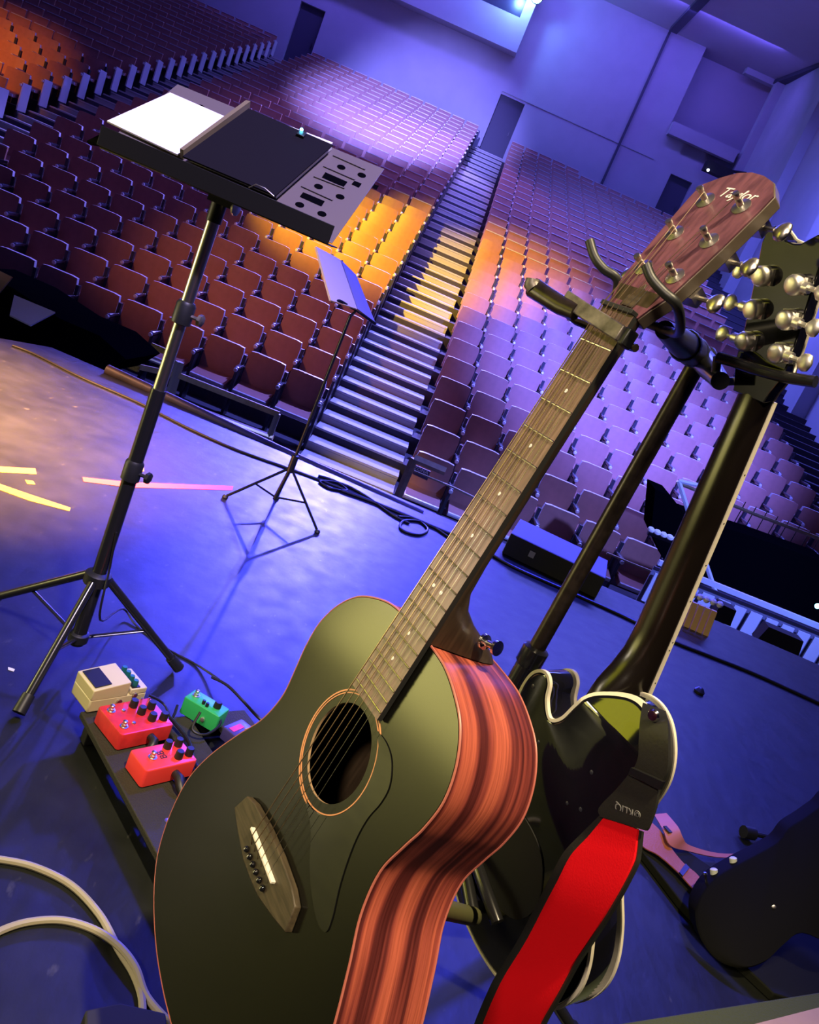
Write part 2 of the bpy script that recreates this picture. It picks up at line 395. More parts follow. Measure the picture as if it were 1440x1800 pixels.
# hall floor and stepped tiers
b = MB(); b.box(Vector((-4, -4.4, tz(1)-.05)), (40, 7.7, .1)); o = b.build('floor', M['tier']); o.matrix_world = HM; struct(o)
prof = [(-.60, tz(1)-.3)]
y = -.60
for r in range(1, NR+1):
    prof.append((y, tz(r))); 
    y2 = y+RP if r < NR else 23.4
    prof.append((y2, tz(r))); y = y2
prof += [(23.4, tz(1)-.3)]
b = MB(); n = len(prof)
xs = (-22, 8.2)
b.add([(xs[0], p[0], p[1]) for p in prof]+[(xs[1], p[0], p[1]) for p in prof], [(i, (i+1) % n, n+(i+1) % n, n+i) for i in range(n)])
o = b.build('seating_tiers', M['tier']); o.matrix_world = HM; struct(o)
def aisle(x0, x1, mm=None):
    b = MB()
    for k in range(-2, 2*NR):
        y0 = -.60+k*RP/2; z = tz(1)+(k)*RH/2+.005
        z = tz(1)+(k-1)*RH/2+RH/2
        if k < 0: continue
        y1 = y0+RP/2
        b.box(((x0+x1)/2, (y0+y1)/2+.0, z+.01), (x1-x0, RP/2, .03), mi=0)
        b.box(((x0+x1)/2, y0+.02, z-RH/4-.01), (x1-x0, .02, RH/2), mi=1)
    o = b.build('aisle_steps', [mm or M['step'], mm or M['riser']]); o.matrix_world = HM; return struct(o)
A0, A1 = -2.336*SW+.02, -.04
aisle(A0, A1); aisle(-16.7*SW+.02, -14.36*SW); aisle(12*SW+.03, 8.2, M['tier'])
# back wall with three doorways
WY = 23.4
def wallbox(name, x0, x1, y0, y1, z0, z1, m, nm=None):
    b = MB(); b.box(((x0+x1)/2, (y0+y1)/2, (z0+z1)/2), (x1-x0, y1-y0, z1-z0)); o = b.build(name, m); o.matrix_world = HM; return struct(o)
b = MB()
doors = [(-8.83, -7.90, 7.50), (-1.0, -.05, 7.41), (5.91, 6.78, 7.31)]
x = -22
for (d0, d1, dz) in doors:
    dd = min(d0, 5.13); b.box(((x+dd)/2, WY+.15, 7.6), (dd-x, .3, 8.6)); zt = 11.9 if d0 < 5 else 8.86
    if d0 > 5.13: b.box(((5.13+d0)/2, WY+.15, 6.08), (d0-5.13, .3, 5.56))
    b.box(((d0+d1)/2, WY+.15, (dz+zt)/2), (d1-d0, .3, zt-dz)); x = d1
b.box(((x+8.2)/2, WY+.15, 6.1), (8.2-x, .3, 5.5)); b.box(((x+5.13)/2*0+(x+8.2)/2, WY+.15, 11.6), (8.2-x, .3, .6))
b.box(((6.78+8.2)/2, WY+1.2, 10), (3.6, .2, 3.4))
o = b.build('wall_back', M['wall']); o.matrix_world = HM; struct(o)
# upper right: recessed box with parapet, solid wall left of it
wallbox('wall_back_upper', 5.91-.02, 8.2, WY, WY+.05, 8.02, 8.90, M['wall'])
wallbox('wall_back_panel', 3.0, 5.13, WY+.002, WY+.2, 7.35, 11.45, M['wall'])
wallbox('balcony_parapet', 5.13, 7.75, WY-.35, WY-.02, 8.42, 8.86, M['wall'])
wallbox('balcony_recess', 5.13, 8.2, WY+1.0, WY+1.1, 8.8, 11.5, M['ceil'])
for i, (d0, d1, dz) in enumerate(doors):
    b = MB(); b.box(((d0+d1)/2, WY+.2, (dz+5.0)/2), (d1-d0, .06, dz-5.0), mi=0)
    b.box((d1-.14, WY+.15, 6.3), (.03, .06, .16), mi=1); o = b.build('door_%d' % (i+1), [M['door'], M['seat_dark']]); o.matrix_world = HM; struct(o)
# projection booth box standing out of the wall
b = MB(); x0, x1, z0, z1, yf = -12.0, -1.03, 8.67, 11.5, WY-.7
wx0, wx1, wz0, wz1 = -2.95, -1.38, 9.72, 10.75
b.box(((x0+wx0)/2, (yf+WY)/2, (z0+z1)/2), (wx0-x0, WY-yf, z1-z0)); b.box(((wx1+x1)/2, (yf+WY)/2, (z0+z1)/2), (x1-wx1, WY-yf, z1-z0))
b.box(((wx0+wx1)/2, (yf+WY)/2, (z0+wz0)/2), (wx1-wx0, WY-yf, wz0-z0)); b.box(((wx0+wx1)/2, (yf+WY)/2, (z1+wz1)/2), (wx1-wx0, WY-yf, z1-wz1))
o = b.build('wall_booth', M['wall']); o.matrix_world = HM; struct(o)
b = MB(); b.box(((wx0+wx1)/2, yf+.3, (wz0+wz1)/2), (wx1-wx0, .03, wz1-wz0)); o = b.build('window_1', M['wall_dark']); o.matrix_world = HM; struct(o)
wallbox('trim_1', -1.0, 5.1, WY-.03, WY, 7.50, 7.54, M['wall'])
wallbox('trim_2', 3.66, 3.74, WY-.12, WY, 5.6, 11.45, M['door'])
wallbox('trim_3', 7.9, 8.2, WY-.4, WY, 5.0, 11.45, M['wall'])
# side wall with pilasters, ceiling
wallbox('wall_right', 8.2, 8.5, -9, WY+1.3, -2.0, 12, M['wall'])
for i, yy in enumerate((3.2, 8.6, 12.2, 17.4)):
    wallbox('trim_%d' % (4+i), 7.85, 8.2, yy, yy+.75, -1.7, 11.45, M['wall'])
wallbox('wall_left', -22.3, -22, -9, WY, -2, 12, M['wall'])
wallbox('ceiling', -22.3, 8.5, -9, WY+1.3, 11.5, 11.7, M['ceil'])
# dark strips just under the ceiling
for i, (p, q, w_) in enumerate((((1186, 50), (1262, -30), .30), ((1368, 143), (1460, 108), .28))):
    a, c = onz(*p, 11.49), onz(*q, 11.49); s_ = (c-a).normalized().cross(Vector((0, 0, 1)))*w_/2; dz = Vector((0, 0, -.14))
    b = MB(); b.add([a-s_, a+s_, c+s_, c-s_, a-s_+dz, a+s_+dz, c+s_+dz, c-s_+dz], [(0, 1, 2, 3), (7, 6, 5, 4), (0, 4, 5, 1), (1, 5, 6, 2), (2, 6, 7, 3), (3, 7, 4, 0)])
    struct(b.build('trim_%d' % (9+i), M['door']))

# ================================================================== SEATS
def seat_meshes():
    d = {}
    b = MB()      # backrest: curved laminated panel
    nx, nz = 6, 6; vs = []; 
    def bp(u, w, t):   # u -1..1, w 0..1
        x = .233*u*(1-.05*max(0, w-.85)/.15); z = .36+.49*w; yy = .05*w-.018+.016*u*u; 
        return (x, yy+t, z-(.012*max(0, abs(u)-.8)/.2 if w == 1 else 0))
    b2 = MB()
    for side, t in ((0, -.022), (1, .042)):
        for j in range(nz+1):
            for i in range(nx+1): vs.append(bp(-1+2*i/nx, j/nz, t))
    m_ = (nx+1)*(nz+1); fs = []
    for s_ in (0, 1):
        for j in range(nz):
            for i in range(nx):
                a = s_*m_+j*(nx+1)+i; fs.append((a, a+1, a+nx+2, a+nx+1))
    b.add(vs, fs, 0, True)
    edge = []
    for i in range(nx): edge += [(nz*(nx+1)+i, nz*(nx+1)+i+1, m_+nz*(nx+1)+i+1, m_+nz*(nx+1)+i), (i, i+1, m_+i+1, m_+i)]
    for j in range(nz): edge += [(j*(nx+1), (j+1)*(nx+1), m_+(j+1)*(nx+1), m_+j*(nx+1)), (j*(nx+1)+nx, (j+1)*(nx+1)+nx, m_+(j+1)*(nx+1)+nx, m_+j*(nx+1)+nx)]
    for f in edge: b.f.append(f); b.m.append(1); b.sm.append(False)
    d['backrest'] = b.mesh('backrest', [M['seat'], M['seat_edge']])
    b = MB(); r_ = Matrix.Rotation(rad(8), 3, 'X')
    b.box((0, -.20, .405), (.43, .36, .055), r_, 0); b.tube([(-.212, -.385, .385), (.212, -.385, .385)], .026, 8, 1); d['seat_pan'] = b.mesh('seat_pan', [M['seat'], M['seat_edge']])
    b = MB(); b.box((.27, -.14, .30), (.035, .22, .60), None, 0); b.box((.27, .0, .50), (.04, .06, .55), None, 0); d['side_frame'] = b.mesh('side_frame', [M['seat_dark']])
    b = MB(); b.rbox((.27, -.15, .635), (.052, .30, .035), .02, None, 0, 2); b.lathe((.27, -.30, .615), (0, -1, .2), [(.024, 0), (.028, .02), (.018, .035)], 8, 1); d['armrest'] = b.mesh('armrest', [M['arm'], M['seat_edge']])
    b = MB(); b.rbox((.285, -.12, .42), (.03, .34, .50), .012, None, 0, 2); d['end_panel'] = b.mesh('end_panel', [M['seat_edge']])
    return d
SM = seat_meshes()
# low detail single-mesh version for the combined rest
lowb = MB(); lowb.box((0, .012, .605), (.468, .04, .48), Matrix.Rotation(rad(-5), 3, 'X'), 0); lowb.box((0, .034, .845), (.458, .075, .018), None, 2)
lowb.box((0, -.20, .40), (.45, .36, .055), None, 0); lowb.box((0, -.385, .385), (.45, .03, .05), None, 2)
lowb.box((.27, -.12, .30), (.035, .28, .60), None, 1); lowb.box((.27, -.15, .635), (.05, .30, .035), None, 1); lowb.box((.27, -.31, .62), (.05, .03, .05), None, 2)
ORD = 'zeroth first second third fourth fifth sixth seventh eighth ninth tenth eleventh twelfth thirteenth fourteenth fifteenth sixteenth seventeenth eighteenth nineteenth twentieth'.split()
def ordn(k):
    if k <= 20: return ORD[k]
    if k == 30: return 'thirtieth'
    return ('twenty-' if k < 30 else 'thirty-')+ORD[k % 10]
seats = []
for r in range(0, NR+1):
    for blk, x0, sgn, cnt in (('right', 0.0, 1, 12), ('centre', -2.336*SW, -1, 12), ('left', -16.7*SW, -1, 22)):
        for c in range(cnt):
            if r == 0 and (blk != 'right' or c > 5): continue
            if r == NR and blk == 'right' and c > 4: continue
            if blk == 'right' and r <= 2 and c > 7: continue
            if blk == 'right' and r == 1 and c in (6, 7): continue
            x = x0+sgn*(c+.5)*SW; y = (r-1)*RP
            p = H(x, y, tz(r)) if r > 0 else H(x, y, tz(r)+.03)
            top = p+Vector((0, 0, .7)); u, v, z = proj(top)
            if not (-60 < u < 1500 and -60 < v < 1500): continue
            vis = (-10 < u < 1450 and -10 < v)
            seats.append((z if vis else z+100, r, blk, c, p))
seats.sort(key=lambda s: s[0])
blkname = {'right': ('right-hand block', 'middle aisle'), 'centre': ('centre block', 'middle aisle'), 'left': ('far left block', 'left aisle')}
rest = MB()
for k, (z, r, blk, c, p) in enumerate(seats):
    if k < 300:
        bn, an = blkname[blk]
        rowt = 'pit row' if r == 0 else ordn(r)+' row'
        lab = 'folding theatre seat, %s, %s, %s from the %s' % (bn, rowt, ordn(c+1), an)
        e = empty('theatre_seat', p, lab, 'seat', 'rows of folding theatre seats'); e.rotation_euler = (0, 0, PSI)
        for part in ('backrest', 'seat_pan', 'side_frame', 'armrest'):
            o = bpy.data.objects.new(part, SM[part]); COL.objects.link(o); o.parent = e
        if blk == 'left' and c == 0:
            o = bpy.data.objects.new('end_panel', SM['end_panel']); COL.objects.link(o); o.parent = e
    else:
        R_ = Matrix.Rotation(PSI, 4, 'Z'); R_.translation = p; bb = len(rest.v)
        rest.v += [tuple(R_ @ Vector(v)) for v in lowb.v]; rest.f += [tuple(i+bb for i in f) for f in lowb.f]; rest.m += lowb.m; rest.sm += lowb.sm
        if blk == 'left' and c == 0:
            t_ = MB().box((.285, -.12, .42), (.03, .34, .50)); bb = len(rest.v)
            rest.v += [tuple(R_ @ Vector(v)) for v in t_.v]; rest.f += [tuple(i+bb for i in f) for f in t_.f]; rest.m += [2]*6; rest.sm += [False]*6
tag(rest.build('theatre_seats', [M['seat'], M['seat_dark'], M['seat_edge']]), 'hundreds of smaller folding seats filling the rows farther up the hall', 'seats', None, 'stuff')

# ================================================================== GUITAR FRAMES  (x bass->treble, y down the neck, z from face to back; nut at y=0)
class Fr:
    def __init__(s, R, t):
        s.R = Matrix(R); s.t = Vector(t); s.M = Matrix.Translation(s.t) @ s.R.to_4x4()
    def loc(s, u, v, z0=0.0, k=0.0):      # point of the plane z = z0 - k*y seen at (u, v)
        d = s.R.transposed() @ ray(u, v); o = s.R.transposed() @ (CAM-s.t)
        q = (z0-o.z-k*o.y)/(d.z+k*d.y); return o+d*q
    def w(s, p): return s.M @ Vector(p)
GA = Fr([[0.5780173, -0.1546242, 0.8012411], [-0.8158086, -0.1320794, 0.5630376], [0.0187682, -0.9791049, -0.2024879]], (0.1038097, 0.8211768, 1.1246207))
GE = Fr([[-0.57354, 0.10277, -0.81271], [0.8191, 0.05766, -0.57075], [-0.0118, -0.99303, -0.11725]], (0.3037572, 0.9622744, 1.1058819))
SCL = .648
fret_y = lambda n, S=SCL: S*(1-2**(-n/12))
def root_for(fr, name, base, label, cat):
    e = empty(name, label=label, cat=cat); m = fr.M @ Matrix.Translation(Vector(base)); e.matrix_world = m; e['_b'] = list(base); return e
class Part(MB):
    # local mesh re-expressed about the root's base point
    def put(s, name, mats, root, bevel=0, parent=None):
        bx = Vector(root['_b']); s.v = [tuple(Vector(v)-bx) for v in s.v]
        return s.build(name, mats, parent or root, bevel)
# ------------------------------------------------------------------ ACOUSTIC
ag = root_for(GA, 'acoustic_guitar', (0, .869, .06), 'black-topped acoustic guitar with striped red wooden sides hanging in the stand', 'guitar')
half = [(.0, .361), (.03, .3622), (.06, .3655), (.09, .376), (.116, .391), (.137, .416), (.1485, .447), (.147, .479), (.140, .507), (.1335, .542), (.143, .582), (.166, .621), (.194, .675), (.208, .725), (.201, .772), (.182, .810), (.157, .832), (.12, .850), (.075, .863), (.03, .8685), (0, .869)]
full = [(x, y, 0) for x, y in half]+[(-x, y, 0) for x, y in half[-2:0:-1]]
OUT = [(p.x, p.y) for p in spline(full, 6, True)]
HC = (0.0, .514); HR = .0508
NA = 180
def cast(ang):
    # distance from the hole centre to the outline along ang
    dx, dy = math.cos(ang), math.sin(ang); best = 0
    for i in range(len(OUT)):
        x1, y1 = OUT[i][0]-HC[0], OUT[i][1]-HC[1]; x2, y2 = OUT[(i+1) % len(OUT)][0]-HC[0], OUT[(i+1) % len(OUT)][1]-HC[1]
        ex_, ey_ = x2-x1, y2-y1; den = dx*ey_-dy*ex_
        if abs(den) < 1e-12: continue
        t = (x1*ey_-y1*ex_)/den; s_ = (x1*dy-y1*dx)/den
        if t > 0 and -1e-6 <= s_ <= 1+1e-6: best = max(best, t)
    return best
RIM = [cast(2*PI*k/NA) for k in range(NA)]
ZT, ZB = .008, .118
def plate(z, hole, mt, name, dome=0.0, inset=.0015, th=.003, inner=0):
    b = Part(); fr_ = [0, .12, .3, .5, .7, .85, .95, 1.0]
    for side in (0, 1):
        for f in fr_:
            for k in range(NA):
                a = 2*PI*k/NA; r0 = HR if hole else .002; r_ = r0+(RIM[k]-inset-r0)*f
                b.v.append((HC[0]+r_*math.cos(a), HC[1]+r_*math.sin(a), z+dome*(1-f*f)+side*th))
    m_ = NA*len(fr_)
    for side in (0, 1):
        for j in range(len(fr_)-1):
            for k in range(NA):
                k2 = (k+1) % NA; a = side*m_+j*NA; b.f.append((a+k, a+k2, a+NA+k2, a+NA+k)); b.m.append(inner if side == 0 else 0); b.sm.append(True)
    for k in range(NA):
        k2 = (k+1) % NA
        b.f.append((k, k2, m_+k2, m_+k)); b.m.append(1 if hole else 0); b.sm.append(False)
        e = (len(fr_)-1)*NA; b.f.append((e+k, e+k2, m_+e+k2, m_+e+k)); b.m.append(0); b.sm.append(False)
    return b.put(name, mt, ag)
plate(ZT, True, [M['black_top'], M['tan']], 'soundboard')
plate(ZB-.003, False, [M['side'], M['darkwood']], 'back', 0.006, inner=1)  # inner face darkened to stand for the unlit inside of the body
# sides
b = Part(); zz = [ZT+.0012+(ZB-ZT-.0024)*i/8 for i in range(9)]; no = len(OUT)
for z in zz: b.v += [(x, y, z) for x, y in OUT]
cen = Vector((0, .62))
for z in zz: b.v += [(x+(0-x)*.016, y+(.6-y)*.012, z) for x, y in OUT]
for s_ in (0, 1):
    for j in range(8):
        for i in range(no):
            k = (i+1) % no; a = s_*no*9+j*no; b.f.append((a+i, a+k, a+no+k, a+no+i)); b.m.append(0); b.sm.append(True)
b.m = [0]*(no*8)+[1]*(no*8); b.put('sides', [M['side'], M['darkwood']], ag)
def edge_line(z, r, m, nm):
    b = Part(); pts = [Vector((x, y, z)) for x, y in OUT]; n = 6; L_ = len(pts)
    for i, p in enumerate(pts):
        t = (pts[(i+1) % L_]-pts[i-1]).normalized(); nn = Vector((t.y, -t.x, 0))
        for k in range(n):
            a = 2*PI*k/n; b.v.append(tuple(p+nn*(r*math.cos(a))+Vector((0, 0, r*math.sin(a)))))
    for i in range(L_):
        for k in range(n):
            b.f.append((i*n+k, i*n+(k+1) % n, ((i+1) % L_)*n+(k+1) % n, ((i+1) % L_)*n+k)); b.m.append(0); b.sm.append(True)
    return b.put(nm, m, ag)
edge_line(ZT+.0012, .0013, M['redline'], 'binding'); edge_line(ZB-.0015, .0013, M['redline'], 'binding')
# rosette: two fine rings
def ring(r0, r1, z):
    b = Part(); n = 96
    for rr, zz_ in ((r0, z), (r1, z), (r1, z+.001), (r0, z+.001)):
        b.v += [(HC[0]+rr*math.cos(2*PI*k/n), HC[1]+rr*math.sin(2*PI*k/n), zz_) for k in range(n)]
    for q in range(4):
        for k in range(n):
            b.f.append((q*n+k, q*n+(k+1) % n, ((q+1) % 4)*n+(k+1) % n, ((q+1) % 4)*n+k)); b.m.append(0); b.sm.append(False)
    return b.put('rosette_ring', M['rose'], ag)
ring(.0605, .0618, ZT-.0006); ring(.0633, .0650, ZT-.0006)
# pickguard
pg = [(.030, .462), (.052, .4615), (.071, .468), (.086, .484), (.089, .502), (.086, .525), (.090, .552), (.103, .585), (.119, .612), (.121, .626), (.100, .628), (.062, .612), (.030, .588), (.006, .580)]
arc = [(HC[0]+.0508*1.24*math.cos(rad(a)), HC[1]+.0508*1.24*math.sin(rad(a))) for a in range(88, -56, -12)]
b = Part(); b.prism([(p.x, p.y) for p in spline([(x, y, 0) for x, y in pg], 5)]+arc, ZT-.0012, ZT-.0001); b.put('pickguard', M['black_gloss'], ag)
# bridge: belly-less slanted outline, dark wood
br = [(-.078, .6400), (-.060, .6345), (-.020, .6310), (.020, .6310), (.060, .6345), (.078, .6400), (.0865, .6640), (.060, .6720), (.025, .6800), (0, .6810), (-.025, .6800), (-.060, .6720), (-.0865, .6640)]
b = Part(); b.prism(br, ZT-.0085, ZT-.0001); b.put('bridge', M['bridgewood'], ag, .0012)
b = Part(); b.box((0, .6500, ZT-.0105), (.074, .0032, .006), Matrix.Rotation(rad(2.4), 3, 'Z')); b.put('saddle', M['bone'], ag, .0006)
for i in range(6):
    x = (i-2.5)*.0108; b = Part(); b.lathe((x, .668, ZT-.008), (0, 0, -1), [(.0022, 0), (.0034, .001), (.0037, .0022), (.0028, .004), (.0010, .0048)], 12, 0)
    b.lathe((x, .668, ZT-.0127), (0, 0, -1), [(.0012, 0), (.0010, .0005)], 8, 1); b.put('bridge_pin', [M['black_gloss'], M['chrome']], ag)
# fretboard, frets, dots
hw = lambda y: .0222+(.0287-.0222)*y/fret_y(14)
b = Part(); ys = [0.0, .1, .2, .3, .359, .42, .452]
for zc in (0, 1):
    for y in ys: b.v += [(-hw(y), y, zc*.0062), (hw(y), y, zc*.0062)]
n_ = len(ys)
for i in range(n_-1):
    a = 2*i; c_ = 2*n_
    for f in ((a, a+1, a+3, a+2), (c_+a, c_+a+2, c_+a+3, c_+a+1), (a, a+2, c_+a+2, c_+a), (a+1, c_+a+1, c_+a+3, a+3)): b.f.append(f); b.m.append(0); b.sm.append(False)
b.f += [(0, 2*n_, 2*n_+1, 1), (2*n_-2, 2*n_-1, 4*n_-1, 4*n_-2)]; b.m += [0, 0]; b.sm += [False]*2
for i_, f_ in enumerate(b.f):
    if len({v_ % 2 for v_ in f_}) == 1: b.m[i_] = 1
fb = b.put('fretboard', [M['fretboard'], M['black_matte']], ag)
for n in range(1, 21):
    y = fret_y(n); b = Part(); b.tube([(-hw(y)+.0004, y, -.0002), (hw(y)-.0004, y, -.0002)], .0011, 8); b.put('fret', M['nickel'], ag)
for n, xs_ in ((3, [0]), (5, [0]), (7, [0]), (9, [0]), (12, [-.0075, .0075]), (15, [0]), (17, [0])):
    y = (fret_y(n)+fret_y(n-1))/2
    for x in xs_:
        b = Part(); b.lathe((x, y, .0002), (0, 0, -1), [(.0021, 0), (.0020, .0005)], 14); b.put('fret_marker', M['pearl'], ag)
b = Part(); b.box((0, -.0022, -.0008), (.0445, .0045, .009)); b.put('nut', M['black_matte'], ag, .0006)
# neck with heel
def neck(secs, m, root, name='neck', n=14):
    b = Part()
    for (y, w_, z0, dp, pw) in secs:
        for k in range(n+1):
            a = PI*k/n; c_, s_ = math.cos(a), math.sin(a)
            b.v.append((w_*math.copysign(abs(c_)**pw, c_), y, z0+dp*(s_**pw)))
    m_ = n+1
    for i in range(len(secs)-1):
        for k in range(n): b.f.append((i*m_+k, i*m_+k+1, (i+1)*m_+k+1, (i+1)*m_+k)); b.m.append(0); b.sm.append(True)
        b.f.append((i*m_, (i+1)*m_, (i+1)*m_+n, i*m_+n)); b.m.append(0); b.sm.append(False)
    b.f.append(tuple(range(m_))); b.f.append(tuple((len(secs)-1)*m_+k for k in reversed(range(m_)))); b.m += [0, 0]; b.sm += [False]*2
    return b.put(name, m, root)
neck([(-.028, .0270, .0075, .010, 1), (-.012, .0235, .0070, .0135, 1), (0, .0222, .0062, .0150, .9), (.03, .0228, .0062, .0158, .9), (.15, .0248, .0062, .0168, .9), (.27, .0270, .0062, .0185, .9), (.300, .0275, .0062, .022, .9), (.318, .0278, .0062, .034, .85), (.332, .0280, .0062, .056, .8), (.343, .0281, .0062, .080, .72), (.352, .0280, .0062, .098, .66), (.3605, .0280, .0062, .1085, .6)], M['darkwood'], ag)
# headstock
TH = rad(13.5); HT = Matrix.Translation((0, 0, .004)) @ Matrix.Rotation(-TH, 4, 'X')
def hs(p): return HT @ Vector(p)
ho = [(-.0232, 0), (-.0275, -.014), (-.0355, -.032), (-.0375, -.050), (-.0420, -.092), (-.0452, -.140), (-.0450, -.158), (-.030, -.170), (-.016, -.178), (0, -.181), (.016, -.179), (.032, -.173), (.0455, -.158), (.0452, -.140), (.0420, -.092), (.0375, -.050), (.0355, -.032), (.0275, -.014), (.0232, 0)]
b = Part(); b.prism(ho, 0.002, .0155, 0, hs); b.put('headstock', M['litwood'] if 'litwood' in M else M['darkwood'], ag, .0008)
b = Part(); b.prism([(x*.985, y*.99-.0005) for x, y in ho], 0.0, .0019, 0, hs); b.put('head_veneer', M['headwood'], ag)
b = Part(); b.prism([(-.0085, -.008), (-.009, -.018), (-.005, -.026), (0, -.036), (.005, -.026), (.009, -.018), (.0085, -.008)], -.0016, 0, 0, hs); b.put('truss_rod_cover', M['bridgewood'], ag, .0004)
PY = (-.140, -.097, -.0525)
pegpts = []
for sgn in (-1, 1):
    for j, y in enumerate(PY):
        x = sgn*(.0225 if j < 2 else .0215)
        b = Part(); ax = HT.to_3x3() @ Vector((0, 0, -1))
        b.lathe(hs((x, y, 0)), ax, [(.0090, 0), (.0092, .0008), (.0072, .0014), (.0032, .0024), (.0032, .0085), (.0026, .0095), (.0031, .0108), (.0036, .0150), (.0030, .0165), (.001, .0168)], 18); b.put('tuning_post', M['nickel'], ag)
        b = Part(); b.box(hs((sgn*.0300, y, .0225)), (.022, .014, .013), HT.to_3x3(), 0)
        b.tube([hs((sgn*.041, y, .023)), hs((sgn*.052, y, .023))], .0024, 8)
        # button: oval lobed
        rt = HT.to_3x3() @ Matrix.Rotation(rad(90), 3, 'Y')
        c0 = hs((sgn*.0600, y, .023))
        b.tube([hs((sgn*.0515, y, .023)), hs((sgn*.054, y, .023)), hs((sgn*.057, y, .023)), hs((sgn*.062, y, .023)), hs((sgn*.066, y, .023)), hs((sgn*.0685, y, .023))], [.003, .006, .0085, .0098, .0082, .003], 14, flat=.42)
        b.put('tuning_peg', M['nickel'], ag)
        pegpts.append((sgn, j, hs((x, y, -.0105))))
# strings
sx = lambda i, y: (i-2.5)*(.0072+(.0108-.0072)*max(0, min(1, y/SCL)))
order = [(-1, 2), (-1, 1), (-1, 0), (1, 0), (1, 1), (1, 2)]
for i in range(6):
    r_ = [.00066, .00056, .00046, .00036, .00026, .00022][i]
    pp = [p for (s_, j, p) in pegpts if (s_, j) == order[i]][0]
    b = Part(); b.tube([pp+Vector((.0025*(1 if i < 3 else -1), 0, 0)), Vector((sx(i, 0), -.002, -.0052)), Vector((sx(i, SCL), .6495, ZT-.0138)), Vector((sx(i, SCL), .661, ZT-.0085))], r_, 6); b.put('string', M['string'] if i < 4 else M['nickel'], ag)
# maker's name inlay
nm = Matrix.Translation(-Vector(ag['_b'])) @ HT @ Matrix.Translation((.007, -.152, -.0003)) @ Matrix(((1, 0, 0, 0), (0, -1, 0, 0), (0, 0, -1, 0), (0, 0, 0, 1)))
text_mesh('logo_inlay', 'Taylor', .0165, .0002, M['pearl'], ag, nm, shear=.35)
# strap button on the heel
b = Part(); b.lathe((.0275, .338, .066), (1, -.25, .1), [(.0085, 0), (.0080, .003), (.0038, .0050), (.0036, .014), (.0078, .017), (.0080, .0205), (.0030, .0208)], 20); b.put('strap_button', M['chrome'], ag)
b = Part(); b.lathe((-.052, .3640, .035), (0, -1, 0), [(.0062, 0), (.0030, .003), (.0030, .010), (.0058, .0125), (.005, .0145)], 16); b.put('side_button', M['nickel'], ag)

# ------------------------------------------------------------------ CAPO
cp_ = root_for(GA, 'capo', (0, .018, -.008), 'worn grey metal capo clamped across the acoustic guitar neck below the nut', 'capo')
b = Part(); b.ribbon([(.031, .0135, -.0075), (.0, .0095, -.0085), (-.03, .0060, -.0100), (-.060, .0015, -.0125)], [(.031, .0285, -.0075), (.0, .0245, -.0085), (-.03, .0210, -.0100), (-.060, .0170, -.0125)], .009); b.put('clamp_bar', M['capo'], cp_, .0012)
b = Part(); b.tube([GA.loc(1013, 549, -.011), GA.loc(988, 538, -.014), GA.loc(962, 522, -.017), GA.loc(938, 506, -.020)], [.0085, .0095, .0098, .0105], 12, 0, True, .8); b.put('handle', M['black_tube2'], cp_)
b = Part(); b.tube([GA.loc(941, 508, -.021), GA.loc(936, 500, -.024), GA.loc(938, 490, -.026)], [.0085, .0088, .0075], 12); b.put('handle_tip', M['capo'], cp_)
b = Part(); b.tube([(-.085, .012, -.006), (-.068, .019, -.004), (-.045, .023, .002), (-.030, .020, .012), (-.024, .020, .022), (0, .020, .027), (.020, .020, .026)], [.003, .0035, .0035, .0045, .005, .005, .004], 8); b.put('lever', M['black_tube2'], cp_)
b = Part(); b.box((.0335, .021, -.002), (.008, .017, .013)); b.put('rubber_pad', M['rubber'], cp_, .0015)

# ------------------------------------------------------------------ ELECTRIC
eg = root_for(GE, 'electric_guitar', (0, .822, .04), 'glossy black electric guitar with cream edge binding seen from its back', 'guitar')
eo = [(.004, .392), (-.03, .3695), (-.057, .364), (-.082, .374), (-.102, .400), (-.111, .432), (-.108, .468), (-.099, .51), (-.099, .545), (-.114, .59), (-.137, .63), (-.151, .67), (-.152, .71), (-.138, .752), (-.11, .79), (-.07, .812), (-.02, .822), (.03, .820), (.08, .805), (.12, .775), (.145, .735), (.152, .69), (.145, .64), (.125, .59), (.113, .55), (.112, .51), (.1155, .472), (.110, .440), (.098, .422), (.082, .4155), (.070, .424), (.064, .445), (.048, .461), (.031, .448), (.018, .418)]
EO = [(p.x, p.y) for p in spline([(x, y, 0) for x, y in eo], 6, True)]
ZF, ZK = .016, .066
def offs(P, d):
    n = len(P); out = []
    A = sum(P[i][0]*P[(i+1) % n][1]-P[(i+1) % n][0]*P[i][1] for i in range(n)); sg = 1 if A > 0 else -1
    for i in range(n):
        tx, ty = P[(i+1) % n][0]-P[i-1][0], P[(i+1) % n][1]-P[i-1][1]; l = math.hypot(tx, ty)
        out.append((P[i][0]-sg*ty/l*d, P[i][1]+sg*tx/l*d))
    return out
def loft(rings, mi=0, caps=True):
    b = Part(); n = len(rings[0][0])
    for P, z in rings: b.v += [(x, y, z) for x, y in P]
    for j in range(len(rings)-1):
        for i in range(n): k = (i+1) % n; b.f.append((j*n+i, j*n+k, (j+1)*n+k, (j+1)*n+i)); b.m.append(mi); b.sm.append(True)
    if caps:
        b.f.append(tuple(reversed(range(n)))); b.m.append(mi); b.sm.append(False)
        e = (len(rings)-1)*n; b.f.append(tuple(range(e, e+n))); b.m.append(mi); b.sm.append(False)
    return b
i1, i2, i3 = offs(EO, .0012), offs(EO, .004), offs(EO, .0065)
YC, TC = .406, math.tan(rad(26))
def cut(z, y): return z-max(0, YC-y)*TC if z > ZK-.01 else z
